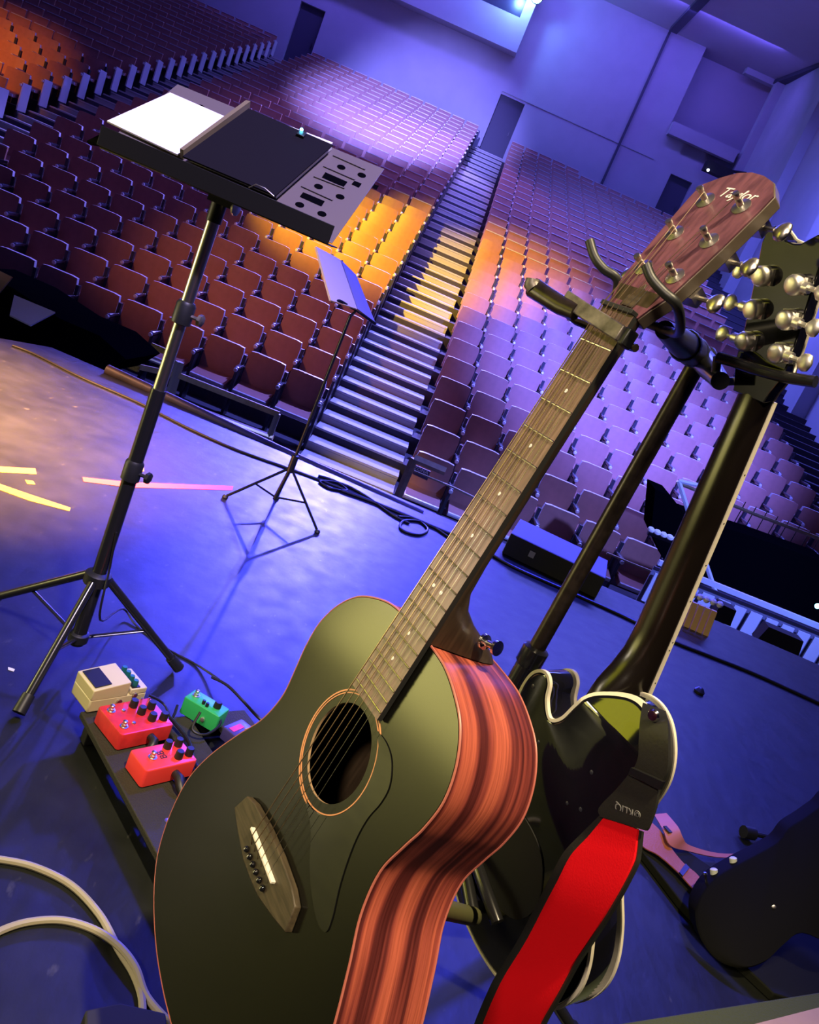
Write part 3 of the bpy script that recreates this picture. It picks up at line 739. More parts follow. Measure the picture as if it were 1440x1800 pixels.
bb_ = loft([(i2, ZF-.0005), (EO, ZF+.004), (EO, ZK-.004), (i2, ZK), (i3, ZK+.0006)])
body_ = bb_.put('body', M['black_gloss'], eg)
bm = bmesh.new(); bm.from_mesh(body_.data); yb = eg['_b'][1]; zb = eg['_b'][2]
bmesh.ops.bisect_plane(bm, geom=bm.verts[:]+bm.edges[:]+bm.faces[:], plane_co=(0, YC-yb, 0), plane_no=(0, 1, 0))
for v in bm.verts: v.co.z = cut(v.co.z+zb, v.co.y+yb)-zb      # bevel by the heel, shaped only to catch the yellow reflection
bm.to_mesh(body_.data); bm.free()
def strip(z0, z1, nm):
    o1, o2 = offs(EO, -.0013), offs(EO, .0030)
    b = Part(); n = len(EO)
    for P, z in ((o1, z0), (o1, z1), (o2, z1), (o2, z0)): b.v += [(x, y, cut(z, y)) for x, y in P]
    for q in range(4):
        for i in range(n): k = (i+1) % n; b.f.append((q*n+i, q*n+k, ((q+1) % 4)*n+k, ((q+1) % 4)*n+i)); b.m.append(0); b.sm.append(False)
    return b.put(nm, M['cream'], eg)
strip(ZF-.0010, ZF+.0030, 'front_binding'); strip(ZK-.0040, ZK+.0008, 'back_binding')
es = .628
ehw = lambda y: .0215+.006*y/.37
neck([(-.035, .0270, .012, .012, 1), (-.016, .0235, .008, .017, 1), (0, .0215, .0050, .0165, .9), (.03, .0220, .0050, .0165, .9), (.2, .0245, .0050, .0178, .9), (.30, .0262, .0050, .0195, .9), (.335, .0267, .0050, .025, .88), (.358, .0270, .0050, .036, .8), (.380, .0272, .0050, .0500, .7), (.41, .0272, .0050, .0555, .6)], M['necksatin'], eg)
b = Part(); b.add([(-ehw(0), 0, 0), (ehw(0), 0, 0), (ehw(.45), .45, 0), (-ehw(.45), .45, 0), (-ehw(0), 0, .0048), (ehw(0), 0, .0048), (ehw(.45), .45, .0048), (-ehw(.45), .45, .0048)], [(0, 1, 2, 3), (7, 6, 5, 4), (0, 4, 5, 1), (1, 5, 6, 2), (2, 6, 7, 3), (3, 7, 4, 0)]); b.put('fretboard', M['fretboard'], eg)
for s_ in (-1, 1):
    b = Part(); b.add([(s_*(ehw(0)-.0005), 0, -.0002), (s_*(ehw(0)+.0014), 0, -.0002), (s_*(ehw(.45)+.0014), .45, -.0002), (s_*(ehw(.45)-.0005), .45, -.0002), (s_*(ehw(0)-.0005), 0, .0052), (s_*(ehw(0)+.0014), 0, .0052), (s_*(ehw(.45)+.0014), .45, .0052), (s_*(ehw(.45)-.0005), .45, .0052)], [(0, 1, 2, 3), (7, 6, 5, 4), (0, 4, 5, 1), (1, 5, 6, 2), (2, 6, 7, 3), (3, 7, 4, 0)]); b.put('neck_binding', M['cream'], eg)
for n, o_ in ((3, 0), (5, 0), (7, 0), (9, 0), (12, -.0055), (12, .0055), (15, 0)):
    y = (fret_y(n, es)+fret_y(n-1, es))/2+o_; b = Part(); b.lathe((-ehw(y)-.0013, y, .0028), (-1, 0, 0), [(.0011, 0), (.0010, .0003)], 10); b.put('side_marker', M['rubber'], eg)
ET = Matrix.Translation((0, 0, .006)) @ Matrix.Rotation(-rad(15), 4, 'X')
def es_(p):
    p = Vector(p); f = min(1, max(0, -p.y/.17)); return ET @ Vector((p.x*(1-.12*f)-.007*min(1, f*3)-.003*f, p.y, p.z))
eh = [(-.0220, 0), (-.0250, -.012), (-.0330, -.030), (-.0350, -.060), (-.0385, -.110), (-.0430, -.158), (-.0400, -.172), (-.030, -.176), (-.020, -.170), (-.010, -.164), (0, -.1625), (.010, -.164), (.020, -.170), (.030, -.176), (.0400, -.172), (.0430, -.158), (.0385, -.110), (.0350, -.060), (.0330, -.030), (.0250, -.012), (.0220, 0)]
b = Part(); b.prism(eh, 0.0, .0150, 0, es_); b.put('headstock', M['black_gloss'], eg, .0015)
b = Part(); b.prism([(x*1.02, y*1.008) for x, y in eh], -.0020, .0001, 0, es_); b.put('head_binding', M['cream'], eg)
for s_ in (-1, 1):
    for y in (-.058, -.0925, -.127):
        x = s_*.0235; ax = ET.to_3x3() @ Vector((0, 0, 1))
        b = Part(); b.lathe(es_((x, y, .015)), ax, [(.0100, 0), (.0105, .001), (.0105, .010), (.0095, .0125), (.0070, .0140), (.0020, .0144)], 20)
        b.box(es_((x, y, .0168)), (.020, .017, .0035), ET.to_3x3())
        b.tube([es_((x+s_*.004, y, .0215)), es_((x+s_*.018, y, .0215))], .0055, 10); b.tube([es_((x+s_*.018, y, .0215)), es_((x+s_*.026, y, .0215))], .0026, 8); b.put('tuner_housing', M['gold'], eg)
        b = Part(); b.tube([es_((x+s_*.0255, y, .0215)), es_((x+s_*.028, y, .0215)), es_((x+s_*.031, y, .0215)), es_((x+s_*.036, y, .0215)), es_((x+s_*.0405, y, .0215)), es_((x+s_*.043, y, .0215))], [.003, .0055, .0085, .0092, .0080, .003], 14, flat=.42); b.put('tuner_button', M['gold'], eg)
for (x, y, r_) in ((-.045, .470, .0028), (-.052, .520, .0028), (.095, .445, .0032), (-.03, .53, .0024), (.05, .50, .0024)):
    b = Part(); b.lathe((x, y, ZK+.0004), (0, 0, 1), [(r_, 0), (r_, .0006), (r_*.4, .0012)], 12); b.put('screw', M['seat_dark'], eg)
b = Part(); b.prism([(p.x, p.y) for p in spline([(-.03, .62, 0), (.03, .60, 0), (.09, .62, 0), (.10, .69, 0), (.06, .74, 0), (-.02, .73, 0), (-.05, .68, 0)], 5, True)], ZK+.0005, ZK+.0025); b.put('cover_plate', M['black_matte'], eg)
b = Part(); b.lathe((-.004, .3880, .040), (-.2, -1, .3), [(.0045, 0), (.0030, .002), (.0030, .008), (.0055, .010), (.004, .012)], 14); b.put('neck_strap_pin', M['gold'], eg)

# ------------------------------------------------------------------ STRAP on the electric
def E3(pts, z): return [GE.w(GE.loc(u, v, zz)) for (u, v), zz in zip(pts, z if isinstance(z, (list, tuple)) else [z]*len(pts))]
stp = empty('guitar_strap', E3([(960, 1700)], .10)[0], 'red webbing guitar strap with black leather ends hanging down the black guitar', 'strap')
class SP(MB):
    def put(s, name, m, parent=None, bevel=0):
        o0 = stp.location; s.v = [tuple(Vector(v)-o0) for v in s.v]; return s.build(name, m, parent or stp, bevel)
Lr = [(1131, 1237), (1127, 1265), (1125, 1300), (1124, 1330), (1117, 1350)]; Rr_ = [(1171, 1252), (1176, 1275), (1177, 1310), (1176, 1350), (1166, 1374)]
b = SP(); b.ribbon(spline(E3(Lr, [.058, .070, .078, .082, .084]), 5), spline(E3(Rr_, [.054, .066, .076, .082, .084]), 5), .004); lea = b.put('leather_tab', M['leather'])
b = SP(); c_ = E3([(1151, 1257)], .070)[0]; zd = GE.R @ Vector((-.25, -.1, 1)); b.lathe(c_, zd, [(.0030, 0), (.0066, .0005), (.0072, .003), (.0055, .0055), (.0020, .006)], 18); b.put('strap_lock', M['chrome'])
b = SP(); b.ribbon(E3([(1112, 1349), (1107, 1360)], .090), E3([(1168, 1374), (1161, 1388)], .090), .005); b.put('buckle_bar', M['black_tube'])
b = SP(); b.ribbon(spline(E3([(1107, 1362), (1085, 1388), (1055, 1420), (1058, 1436)], [.086, .090, .094, .095]), 4), spline(E3([(1159, 1387), (1154, 1418), (1142, 1452), (1137, 1460)], [.086, .090, .094, .095]), 4), .004); b.put('leather_end', M['leather'])
rl = [(1064, 1436), (1036, 1470), (1005, 1504), (982, 1548), (960, 1589), (926, 1654), (892, 1709), (872, 1748), (850, 1800), (838, 1840)]
rr_ = [(1122, 1458), (1118, 1495), (1112, 1519), (1086, 1570), (1057, 1620), (1031, 1660), (1005, 1699), (975, 1754), (950, 1800), (938, 1840)]
zr = [.094, .098, .104, .112, .114, .110, .108, .112, .112, .108]
b = SP(); b.ribbon(spline(E3(rl, zr), 4), spline(E3(rr_, zr), 4), .003); b.put('red_webbing', M['red_fab'])
bl = [(u-13+(0 if i else 6), v-2) for i, (u, v) in enumerate(rl)]; b2_ = [(u+7, v+4) for u, v in rr_]
b = SP(); b.ribbon(spline(E3(bl, [z-.004 for z in zr]), 4), spline(E3(b2_, [z-.004 for z in zr]), 4), .006); b.put('black_backing', M['leather'])
# lettering on the leather end, reading upside down
pa, pb = E3([(1120, 1430), (1083, 1415)], .0915); xa = (pb-pa).normalized(); nz_ = (GE.R @ Vector((0, 0, 1))); nz_ = (nz_-xa*nz_.dot(xa)).normalized(); ya = nz_.cross(xa)
mw = Matrix.Translation((pa+pb)/2+nz_*.0035-stp.location) @ Matrix((xa, ya, nz_)).transposed().to_4x4()
text_mesh('strap_lettering', 'KLIQ', .0125, .0002, M['emboss'], stp, mw)
b = SP(); c_ = pa-xa*.0035+nz_*.0032
for rr in (.0042, .0022):
    b.tube([c_+xa*(rr*math.cos(a*PI/6))+ya*(rr*math.sin(a*PI/6)) for a in range(13)], .00045, 5)
b.put('strap_emblem', M['emboss'])

# ------------------------------------------------------------------ DOUBLE GUITAR STAND
PT = atY(1228, 634, 1.15); PB = atY(912, 1195, 1.15); PF = PT+(PB-PT)*(PT.z/(PT.z-PB.z)); PF.z = 0
gs = empty('guitar_stand', PF, 'tall black double guitar stand with hooked yokes between the two hanging guitars', 'stand')
class GP(MB):
    def put(s, name, m, bevel=0, parent=None):
        s.v = [tuple(Vector(v)-gs.location) for v in s.v]; return s.build(name, m, parent or gs, bevel)
dirp = (PF-PT).normalized()
b = GP(); b.tube([PT, PT+dirp*.62], .0125, 20); b.put('upper_pole', M['black_tube2'])
b = GP(); b.tube([PT+dirp*.46, PF+Vector((0, 0, .06))], .0165, 20); b.lathe(PT+dirp*.455, dirp, [(.013, 0), (.020, .004), (.020, .03), (.0165, .034)], 20); b.put('lower_pole', M['black_tube'])
j1 = PT+Vector((0, 0, .005)); 
b = GP(); b.lathe(PT+Vector((0, 0, -.012)), (0, 0, 1), [(.016, 0), (.019, .004), (.019, .028), (.012, .034)], 20); hub_ = b.put('top_hub', M['black_tube'])
la = GA.w((.012, -.012, .052))
b = GP(); mid1 = j1+(la-j1)*.35; b.tube([j1, mid1, j1+(la-j1)*.62, la], [.017, .0175, .015, .009], 16)
for q in (.25, .5): b.tube([j1+(la-j1)*(q-.02), j1+(la-j1)*q, j1+(la-j1)*(q+.02)], [.0178, .0190, .0178], 16)
b.put('left_arm', M['rubber'])
# yoke around the acoustic neck: two hooked prongs
b = GP(); P_ = [la, GA.w((-.020, -.012, .046)), GA.w((-.040, -.014, .030)), GA.w(GA.loc(1086, 492, .012)), GA.w(GA.loc(1062, 473, .000)), GA.w(GA.loc(1046, 452, -.008)), GA.w(GA.loc(1037, 424, -.014))]
b.tube(spline(P_, 5), .0048, 10); b.put('yoke_prong', M['rubber'])
b = GP(); P_ = [la, GA.w((.032, -.012, .048)), GA.w((.050, -.014, .028)), GA.w(GA.loc(1190, 536, -.002)), GA.w(GA.loc(1166, 513, -.014)), GA.w(GA.loc(1146, 490, -.022)), GA.w(GA.loc(1136, 466, -.028))]
b.tube(spline(P_, 5), .0046, 10); b.put('yoke_prong', M['rubber'])
# right arm and yoke behind the electric headstock
ra = GE.w((.018, -.004, .050))
b = GP(); b.tube([j1, j1+(ra-j1)*.5, ra], [.016, .014, .010], 16); b.put('right_arm', M['black_tube'])
b = GP(); P_ = [GE.w(GE.loc(u, v, z)) for u, v, z in ((1262, 628, .052), (1290, 636, .046), (1325, 648, .038), (1360, 658, .034), (1392, 665, .030), (1434, 671, .026))]
b.tube(spline(P_, 4), [.0062]*len(spline(P_, 4)), 10); b.put('yoke_prong', M['black_tube'])
b = GP(); P_ = [GE.w(GE.loc(1262, 628, .050)), GE.w((.036, .0, .035)), GE.w((.038, -.004, .010)), GE.w((.040, -.010, -.020)), GE.w((.042, -.026, -.035))]
b.tube(spline(P_, 5), .0048, 10); b.put('yoke_prong', M['rubber'])
b = GP(); P_ = [GE.w(GE.loc(1392, 665, .030)), GE.w(GE.loc(1398, 650, .026)), GE.w(GE.loc(1402, 625, .010)), GE.w(GE.loc(1407, 600, -.004))]
b.tube(spline(P_, 4), .0024, 8); b.put('locking_wire', M['nickel'])
# body rest arms and tripod legs
c0 = PF+Vector((0, 0, .40)); r1 = atY(832, 1611, .98); r2 = atY(770, 1596, .86)
b = GP(); b.tube([c0-Vector((.0, 0, .02)), (c0+r1)/2, r1], .010, 10); b.put('rest_arm', M['black_tube'])
b = GP(); b.tube([r1, r2], .0125, 14); b.put('foam_rest', M['foam'] if 'foam' in M else M['rubber'])
b = GP(); b.tube([c0, GE.w((.02, .70, .10)), GE.w((-.03, .72, .10))], .009, 10); b.put('rest_arm', M['black_tube'])
for tgt in (onz(818, 1768, .012), onz(1010, 1640, .012), PF+Vector((.30, .25, .012))):
    b = GP(); tgt = PF+(tgt-PF).normalized()*.42; tgt.z = .012; s0 = PF+Vector((0, 0, .34)); b.tube([s0, tgt], .0105, 10); l_ = b.put('leg', M['black_tube'])
    b = GP(); b.tube([tgt+(s0-tgt)*.10, tgt, tgt-(s0-tgt)*.01], [.014, .0155, .012], 12); b.put('rubber_foot', M['rubber'])
b = GP(); b.lathe(PF+Vector((0, 0, .32)), (0, 0, 1), [(.018, 0), (.028, .005), (.028, .045), (.018, .05)], 18); b.put('leg_hub', M['black_tube'])

# ================================================================== MUSIC STAND (foreground left)
class Rel(MB):
    # world-space builder re-expressed about a thing's base
    def put(s, name, m, root, bevel=0, parent=None):
        s.v = [tuple(Vector(v)-root.location) for v in s.v]; return s.build(name, m, parent or root, bevel)
class Plane:
    def __init__(s, o, ux, uy):
        s.o = Vector(o); s.x = (Vector(ux)).normalized(); s.n = s.x.cross(Vector(uy)).normalized(); s.y = s.n.cross(s.x)
        if s.n.z < 0: s.n = -s.n
    def pt(s, u, v, off=0.0):
        d = ray(u, v); o = s.o+s.n*off; return CAM+d*((o-CAM).dot(s.n)/d.dot(s.n))
    def rot(s): return Matrix((s.x, s.y, s.n)).transposed()
    def quad(s, b, px, h0, h1, mi=0):
        lo = [s.pt(*p, h0) for p in px]; up = [s.pt(*p, h0)+s.n*(h1-h0) for p in px]; n = len(px)
        b.add(lo+up, [tuple(reversed(range(n))), tuple(range(n, 2*n))]+[(i, (i+1) % n, n+(i+1) % n, n+i) for i in range(n)], mi); return b
mc = Vector((-.562, 1.64, 0))
ms = empty('music_stand', mc, 'tall black orchestral music stand on tripod legs holding sheets and a black folder', 'music stand')
feet = [onz(30, 1262), onz(312, 1182), onz(-28, 1062)]
hubz, lowz = .215, .085
b = Rel(); b.tube([mc+Vector((0, 0, .05)), mc+Vector((0, 0, .66))], .0155, 18); b.put('lower_pole', M['black_tube'], ms)
b = Rel(); b.tube([mc+Vector((0, 0, .60)), mc+Vector((0, 0, 1.035))], .0125, 18); b.put('upper_pole', M['polesteel'], ms)
for z in (.455, .79 if False else .80):
    b = Rel(); b.lathe(mc+Vector((0, 0, z)), (0, 0, 1), [(.0158, 0), (.0195, .002), (.0195, .040), (.0158, .046)], 18); col = b.put('clamp_collar', M['rubber'], ms)
    b = Rel(); c_ = mc+Vector((.024, -.004, z+.022)); b.tube([c_-Vector((.008, 0, 0)), c_+Vector((.008, 0, 0))], .004, 8)
    b.lathe(c_+Vector((.008, 0, 0)), (1, -.15, 0), [(.006, 0), (.0125, .002), (.0125, .009), (.006, .012)], 7); b.put('clamp_knob', M['capo'] if z > .6 else M['rubber'], ms)
b = Rel(); b.lathe(mc+Vector((0, 0, hubz-.012)), (0, 0, 1), [(.020, 0), (.028, .003), (.028, .026), (.020, .032)], 20); b.put('leg_hub', M['rubber'], ms); b = Rel(); b.lathe(mc+Vector((0, 0, lowz-.03)), (0, 0, 1), [(.016, 0), (.022, .004), (.022, .022), (.016, .026)], 20); b.put('lower_collar', M['rubber'], ms)
for f in feet:
    d = Vector((f.x-mc.x, f.y-mc.y, 0)); L_ = d.length; d.normalize(); s0 = mc+d*.026+Vector((0, 0, hubz)); e0 = Vector((f.x, f.y, .012))
    b = Rel(); b.tube([s0, e0], .0092, 12); b.put('leg', M['black_tube'], ms)
    b = Rel(); b.tube([e0+(s0-e0)*.13, e0-(s0-e0)*.0], [.0125, .0135], 12); b.put('rubber_foot', M['rubber'], ms)
    b = Rel(); b.tube([mc+d*.018+Vector((0, 0, lowz-.015)), s0+(e0-s0)*.52+Vector((0, 0, -.006))], .0055, 8, flat=.6); b.put('brace', M['black_tube'], ms)
Yl = 1.555
lTL, lTR, lBL, lBR = atY(172, 222, Yl), atY(586, 392, Yl), atY(175, 260, Yl), atY(584, 428, Yl)
ptr = atY(691, 304, 1.80); upd = ptr-lBR
dk = Plane((lBL+lBR)/2, lBR-lBL, upd)
wd = (lBR-lBL).length; dp = (upd-dk.x*upd.dot(dk.x)).length
b = Rel(); c_ = (lBL+lBR)/2+dk.y*(dp/2); b.box(c_, (wd, dp, .0022), dk.rot()); b.put('desk', M['greypl'], ms, .0008)
b = Rel(); hh = (lTR-lBR).length*.97; b.box((lTL+lTR+lBL+lBR)/4+Vector((0, -.001, 0)), (wd, .0025, hh), Matrix.Rotation(math.atan2(lTR.y-lTL.y, lTR.x-lTL.x), 3, 'Z')); 
b.put('front_lip', M['liptx'], ms, .0008)
b = Rel(); b.box((lBL+lBR)/2+Vector((0, .028, -.001)), (wd, .056, .002)); b.put('ledge', M['black_matte'], ms)
for (u, v) in ((600, 294), (636, 308), (560, 328), (598, 346), (527, 360), (566, 376), (310, 172), (352, 188)):
    b = Rel(); b.lathe(dk.pt(u, v, .0014), dk.n, [(.0085, 0), (.0085, .0003)], 18); b.put('desk_hole', M['clothdark'], ms)
for q in ([(566, 312), (572, 303), (611, 320), (604, 329)], [(527, 346), (533, 338), (571, 354), (565, 363)], [(618, 324), (623, 318), (636, 323), (631, 330)], [(654, 330), (658, 324), (666, 327), (662, 334)]):
    b = Rel(); dk.quad(b, q, .0014, .0018); b.put('desk_slot', M['clothdark'], ms)
for (a, c) in (((586, 273), (642, 298)), ((569, 292), (624, 316)), ((552, 310), (606, 331)), ((530, 327), (585, 352))):
    b = Rel(); b.tube([dk.pt(*a, .0022), dk.pt(*c, .0022)], .0028, 8, flat=.6); b.put('desk_rib', M['greypl'], ms)
b = Rel(); tp = mc+Vector((0, 0, 1.035)); b.tube([tp-Vector((0, 0, .03)), tp+Vector((0, 0, .012))], .0150, 14); b.box(tp+Vector((.005, 0, .02)), (.05, .03, .03)); b.put('tilt_bracket', M['rubber'], ms)
b = Rel(); b.lathe(tp+Vector((.033, -.012, .010)), (1, -.3, 0), [(.004, 0), (.014, .002), (.014, .006), (.004, .008)], 9); b.put('tilt_knob', M['nickel'], ms)
# sheets and folder on the desk (each a thing of its own)
b = MB(); dk.quad(b, [(188, 215), (299, 165), (402, 210), (312, 274)], .006, .009); o = b.build('sheet_music', M['wpaper']); tag(o, 'bright white stack of sheet music on the left of the tall music stand', 'sheet music')
b = MB(); b.add([atY(153, 247, 1.63), atY(176, 236, 1.63), atY(176, 256, 1.63), atY(157, 252, 1.63)]+[p+Vector((0, 0, -.002)) for p in (atY(153, 247, 1.63), atY(176, 236, 1.63), atY(176, 256, 1.63), atY(157, 252, 1.63))], [(0, 1, 2, 3), (7, 6, 5, 4), (0, 4, 5, 1), (1, 5, 6, 2), (2, 6, 7, 3), (3, 7, 4, 0)])
o = b.build('sheet_music', M['wpaper']); tag(o, 'small paper corner poking out past the left end of the music stand lip', 'sheet music')
fo = empty('folder', dk.pt(450, 240, .004), 'black hardcover music folder lying closed on the tall music stand', 'folder')
b = Rel(); dk.quad(b, [(321, 277), (437, 193), (585, 257), (484, 346)], .020, .023); b.put('cover', M['clothblk'], fo)
b = Rel(); dk.quad(b, [(316, 277), (322, 280), (439, 193), (431, 191)], .003, .021); b.put('spine', M['tanspine'], fo)
b = Rel(); dk.quad(b, [(334, 284), (441, 209), (583, 263), (486, 349)], .004, .0195); b.put('page_block', M['page'], fo)
cl = empty('hall_light_standin', dk.pt(530, 232, .026), 'tiny blue glow on the black folder standing in for a light in the hall', 'light')  # invented clip and bulb standing in for a small light in the hall
b = Rel(); b.box(dk.pt(530, 236, .026), (.016, .018, .006), dk.rot()); b.put('clip', M['rubber'], cl, .001)
b = Rel(); b.lathe(dk.pt(530, 229, .030), (0, -.4, 1), [(.0030, 0), (.0034, .002), (.0018, .004)], 12); b.put('lamp', M['led'], cl)
# clip on the folder / pencil on the lip
b = MB(); b.tube([atY(437, 330, 1.553), atY(450, 324, 1.553), atY(466, 331, 1.553), atY(482, 345, 1.553)], .0011, 6); tag(b.build('wire_page_holder', M['nickel']), 'bent wire page holder rising over the lip below the black folder', 'page holder')

# ================================================================== SMALL WIRE STAND near the stage edge
wf = [onz(395, 876), onz(557, 937), onz(486, 877)]; wc = Vector((-.500, 3.09, 0))
ws = empty('wire_music_stand', wc, 'slim black folding wire music stand near the stage edge holding an open score', 'music stand')
tp = atY(616, 556, 3.09); hp = atY(512, 822, 3.09)
b = Rel(); b.tube([Vector((wc.x, wc.y, .05)), hp], .008, 10); b.tube([hp, tp], .0062, 10); b.lathe(hp-Vector((0, 0, .02)), (0, 0, 1), [(.008, 0), (.014, .003), (.014, .07), (.008, .075)], 12); b.put('pole', M['black_tube'], ws)
for f in wf:
    e0 = Vector((f.x, f.y, .008)); b = Rel(); b.tube([hp, e0], .0055, 8); b.tube([Vector((wc.x, wc.y, .06)), hp+(e0-hp)*.55], .004, 6); b.put('leg', M['black_tube'], ws)
    b = Rel(); b.lathe(e0-Vector((0, 0, .008)), (0, 0, 1), [(.010, 0), (.012, .006), (.007, .016)], 10); b.put('rubber_foot', M['rubber'], ws)
b = Rel(); b.tube([atY(582, 529, 2.98), atY(597, 529, 3.00), atY(627, 545, 3.10), atY(660, 569, 3.18)], .006, 8); b.tube([atY(560, 440, 3.0), atY(583, 528, 2.98)], .004, 8); b.tube([tp, atY(627, 545, 3.10), atY(600, 458, 3.12)], .006, 8); b.put('desk_frame', M['black_tube'], ws)
b = MB()
def quad3(b, P, th, mi=0):
    n = (P[1]-P[0]).cross(P[2]-P[0]).normalized()*th
    b.add(P+[p+n for p in P], [(0, 3, 2, 1), (4, 5, 6, 7), (0, 1, 5, 4), (1, 2, 6, 5), (2, 3, 7, 6), (3, 0, 4, 7)], mi); return b
sc = empty('open_score', atY(605, 535, 3.06), 'open pale score standing on the small wire music stand', 'sheet music')
b = Rel(); quad3(b, [atY(556, 433, 2.96), atY(598, 456, 3.08), atY(628, 543, 3.08), atY(582, 528, 2.96)], .008); b.put('left_page', M['litpage'], sc)
b = Rel(); quad3(b, [atY(600, 457, 3.085), atY(626, 483, 3.18), atY(660, 567, 3.18), atY(629, 543, 3.085)], .008); b.put('right_page', M['greypage'], sc)

# ================================================================== PEDALBOARD
ZP = .055
e0, e1 = onz(149, 1256, ZP), onz(287, 1512, ZP)
u1 = (e1-e0); u1.z = 0; u1.normalize(); u2 = Vector((-u1.y, u1.x, 0)); 
if u2.y < 0: u2 = -u2
PR = Matrix((u1, u2, Vector((0, 0, 1)))).transposed()
pb_ = empty('pedalboard', e0+Vector((0, 0, -ZP)), 'black slatted pedalboard on the stage floor left of the acoustic guitar', 'pedalboard')
Lb = .62
def brd(x, y, z): return e0+u1*x+u2*y+Vector((0, 0, z-ZP))
for (y0, y1, xa_, z) in ((-.004, .098, -.012, ZP-.008), (.150, .215, .03, ZP-.008), (.268, .352, .03, ZP-.004)):
    b = Rel(); b.box(brd(xa_+Lb/2, (y0+y1)/2, z), (Lb, y1-y0, .014), PR); b.put('rail', M['board'], pb_, .002)
for x in (.02, .58):
    b = Rel(); b.box(brd(x, .174, .020), (.022, .345, .036), PR); b.put('crossbar', M['black_matte'], pb_, .002)
b = Rel(); b.lathe(brd(.305, .045, ZP-.001), (0, 0, 1), [(.006, 0), (.006, .001), (.002, .002)], 12); b.put('rail_screw', M['nickel'], pb_)
def pedal(name, label, A, B, L_, w_, h_, m, base=ZP+.001):
    a, c = onz(*A, base), onz(*B, base); ex = (c-a); ex.z = 0; ex.normalize(); ey = Vector((-ex.y, ex.x, 0))
    if ey.y < 0: ey = -ey
    e = empty(name, a+ex*(L_/2)+ey*(w_/2), label, 'pedal', 'effects pedals'); e.rotation_euler = (0, 0, math.atan2(ex.y, ex.x)); return e
class LP(MB):
    def put(s, name, m, root, bevel=0): return s.build(name, m, root, bevel)
def knob(root, x, y, z, r, h, m='rubber', nm='knob'):
    b = LP(); b.lathe((x, y, z), (0, 0, 1), [(r, 0), (r*.95, h*.75), (r*.8, h), (r*.2, h)], 12); b.put(nm, M[m], root)
def foots(root, x, y, z):
    b = LP(); b.lathe((x, y, z), (0, 0, 1), [(.0085, 0), (.0085, .002), (.0055, .0025), (.0055, .007), (.0042, .0075), (.0048, .013), (.003, .0145)], 14); b.put('footswitch', M['nickel'], root)
# cream compact pedal
p = pedal('effects_pedal', 'cream compact pedal with black rubber treadle pad and teal knobs', (152, 1254), (262, 1236), .125, .070, .055, None)
b = LP(); b.box((0, 0, .015), (.125, .070, .030)); b.put('base', M['pcream'], p, .003)
b = LP(); b.prism([(-.062, .028), (.018, .028), (.018, .062), (-.062, .052)], -.035, .035, 0, lambda q: Vector((q[0], q[2], q[1]))); b.put('treadle', M['pcream'], p, .002)
b = LP(); b.add([(-.056, -.028, .0533), (-.022, -.028, .0575), (-.022, .028, .0575), (-.056, .028, .0533), (-.056, -.028, .0555), (-.022, -.028, .0597), (-.022, .028, .0597), (-.056, .028, .0555)], [(3, 2, 1, 0), (4, 5, 6, 7), (0, 1, 5, 4), (1, 2, 6, 5), (2, 3, 7, 6), (3, 0, 4, 7)]); b.put('rubber_pad', M['rubber'], p)
b = LP(); b.box((.042, 0, .036), (.038, .070, .013)); b.put('control_deck', M['pcream'], p, .002)
b = LP(); b.box((.036, .0, .0435), (.018, .064, .002)); b.put('control_plate', M['rubber'], p)
for y in (-.024, -.008, .008, .024): knob(p, .036, y, .044, .0062, .013, 'teal')
b = LP(); b.lathe((.002, -.035, .018), (0, -1, 0), [(.006, 0), (.006, .004), (.003, .005)], 12); b.lathe((.034, -.035, .030), (0, -1, 0), [(.005, 0), (.005, .005), (.003, .006)], 12); b.put('jack', M['nickel'], p)
# red double-switch pedal
p = pedal('effects_pedal', 'dark red pedal with two footswitches between the cream and bright red pedals', (204, 1320), (304, 1298), .118, .092, .040, None)
b = LP(); b.rbox((0, 0, .018), (.118, .092, .036), .006); b.put('enclosure', M['pred'], p)
foots(p, -.042, -.024, .036); foots(p, -.042, .026, .036)
for x, y in ((.008, .028), (.012, .004), (.022, -.020), (.046, -.024), (.040, .014)): knob(p, x, y, .036, .0085, .016)
knob(p, -.018, -.020, .036, .004, .003, 'nickel', 'indicator'); knob(p, -.018, .020, .036, .004, .003, 'nickel', 'indicator')
for x, y in ((.046, .034), (.030, .036)): knob(p, x, y, .036, .0022, .010, 'chrome', 'toggle_switch')
b = LP(); b.tube([(.010, -.046, .018), (.010, -.060, .018), (.004, -.066, .012), (-.010, -.072, .006)], [.008, .009, .009, .006], 12); b.put('plug', M['rubber'], p)
# bright red pedal
p = pedal('effects_pedal', 'bright red pedal with four black knobs nearest the guitar body', (246, 1386), (346, 1362), .112, .062, .040, None)
b = LP(); b.rbox((0, 0, .019), (.112, .062, .038), .006); b.put('enclosure', M['pred2'], p)
foots(p, -.026, .0, .038)
for x, y in ((.016, .018), (.022, -.014), (.040, .018), (.046, -.012)): knob(p, x, y, .038, .0082, .016)
t = text_mesh('lettering', 'BB', .020, .0002, M['rubber'], p, Matrix.Translation((-.004, .002, .0384)) @ Matrix.Rotation(rad(90), 4, 'Z'))
b = LP(); b.tube([(.012, -.031, .018), (.012, -.046, .018), (.008, -.060, .012), (.004, -.080, .002)], [.008, .0095, .009, .005], 12); b.put('plug', M['rubber'], p)
b = LP(); b.lathe((.0, .031, .020), (0, 1, 0), [(.005, 0), (.005, .006), (.003, .007)], 12); b.put('jack', M['nickel'], p)
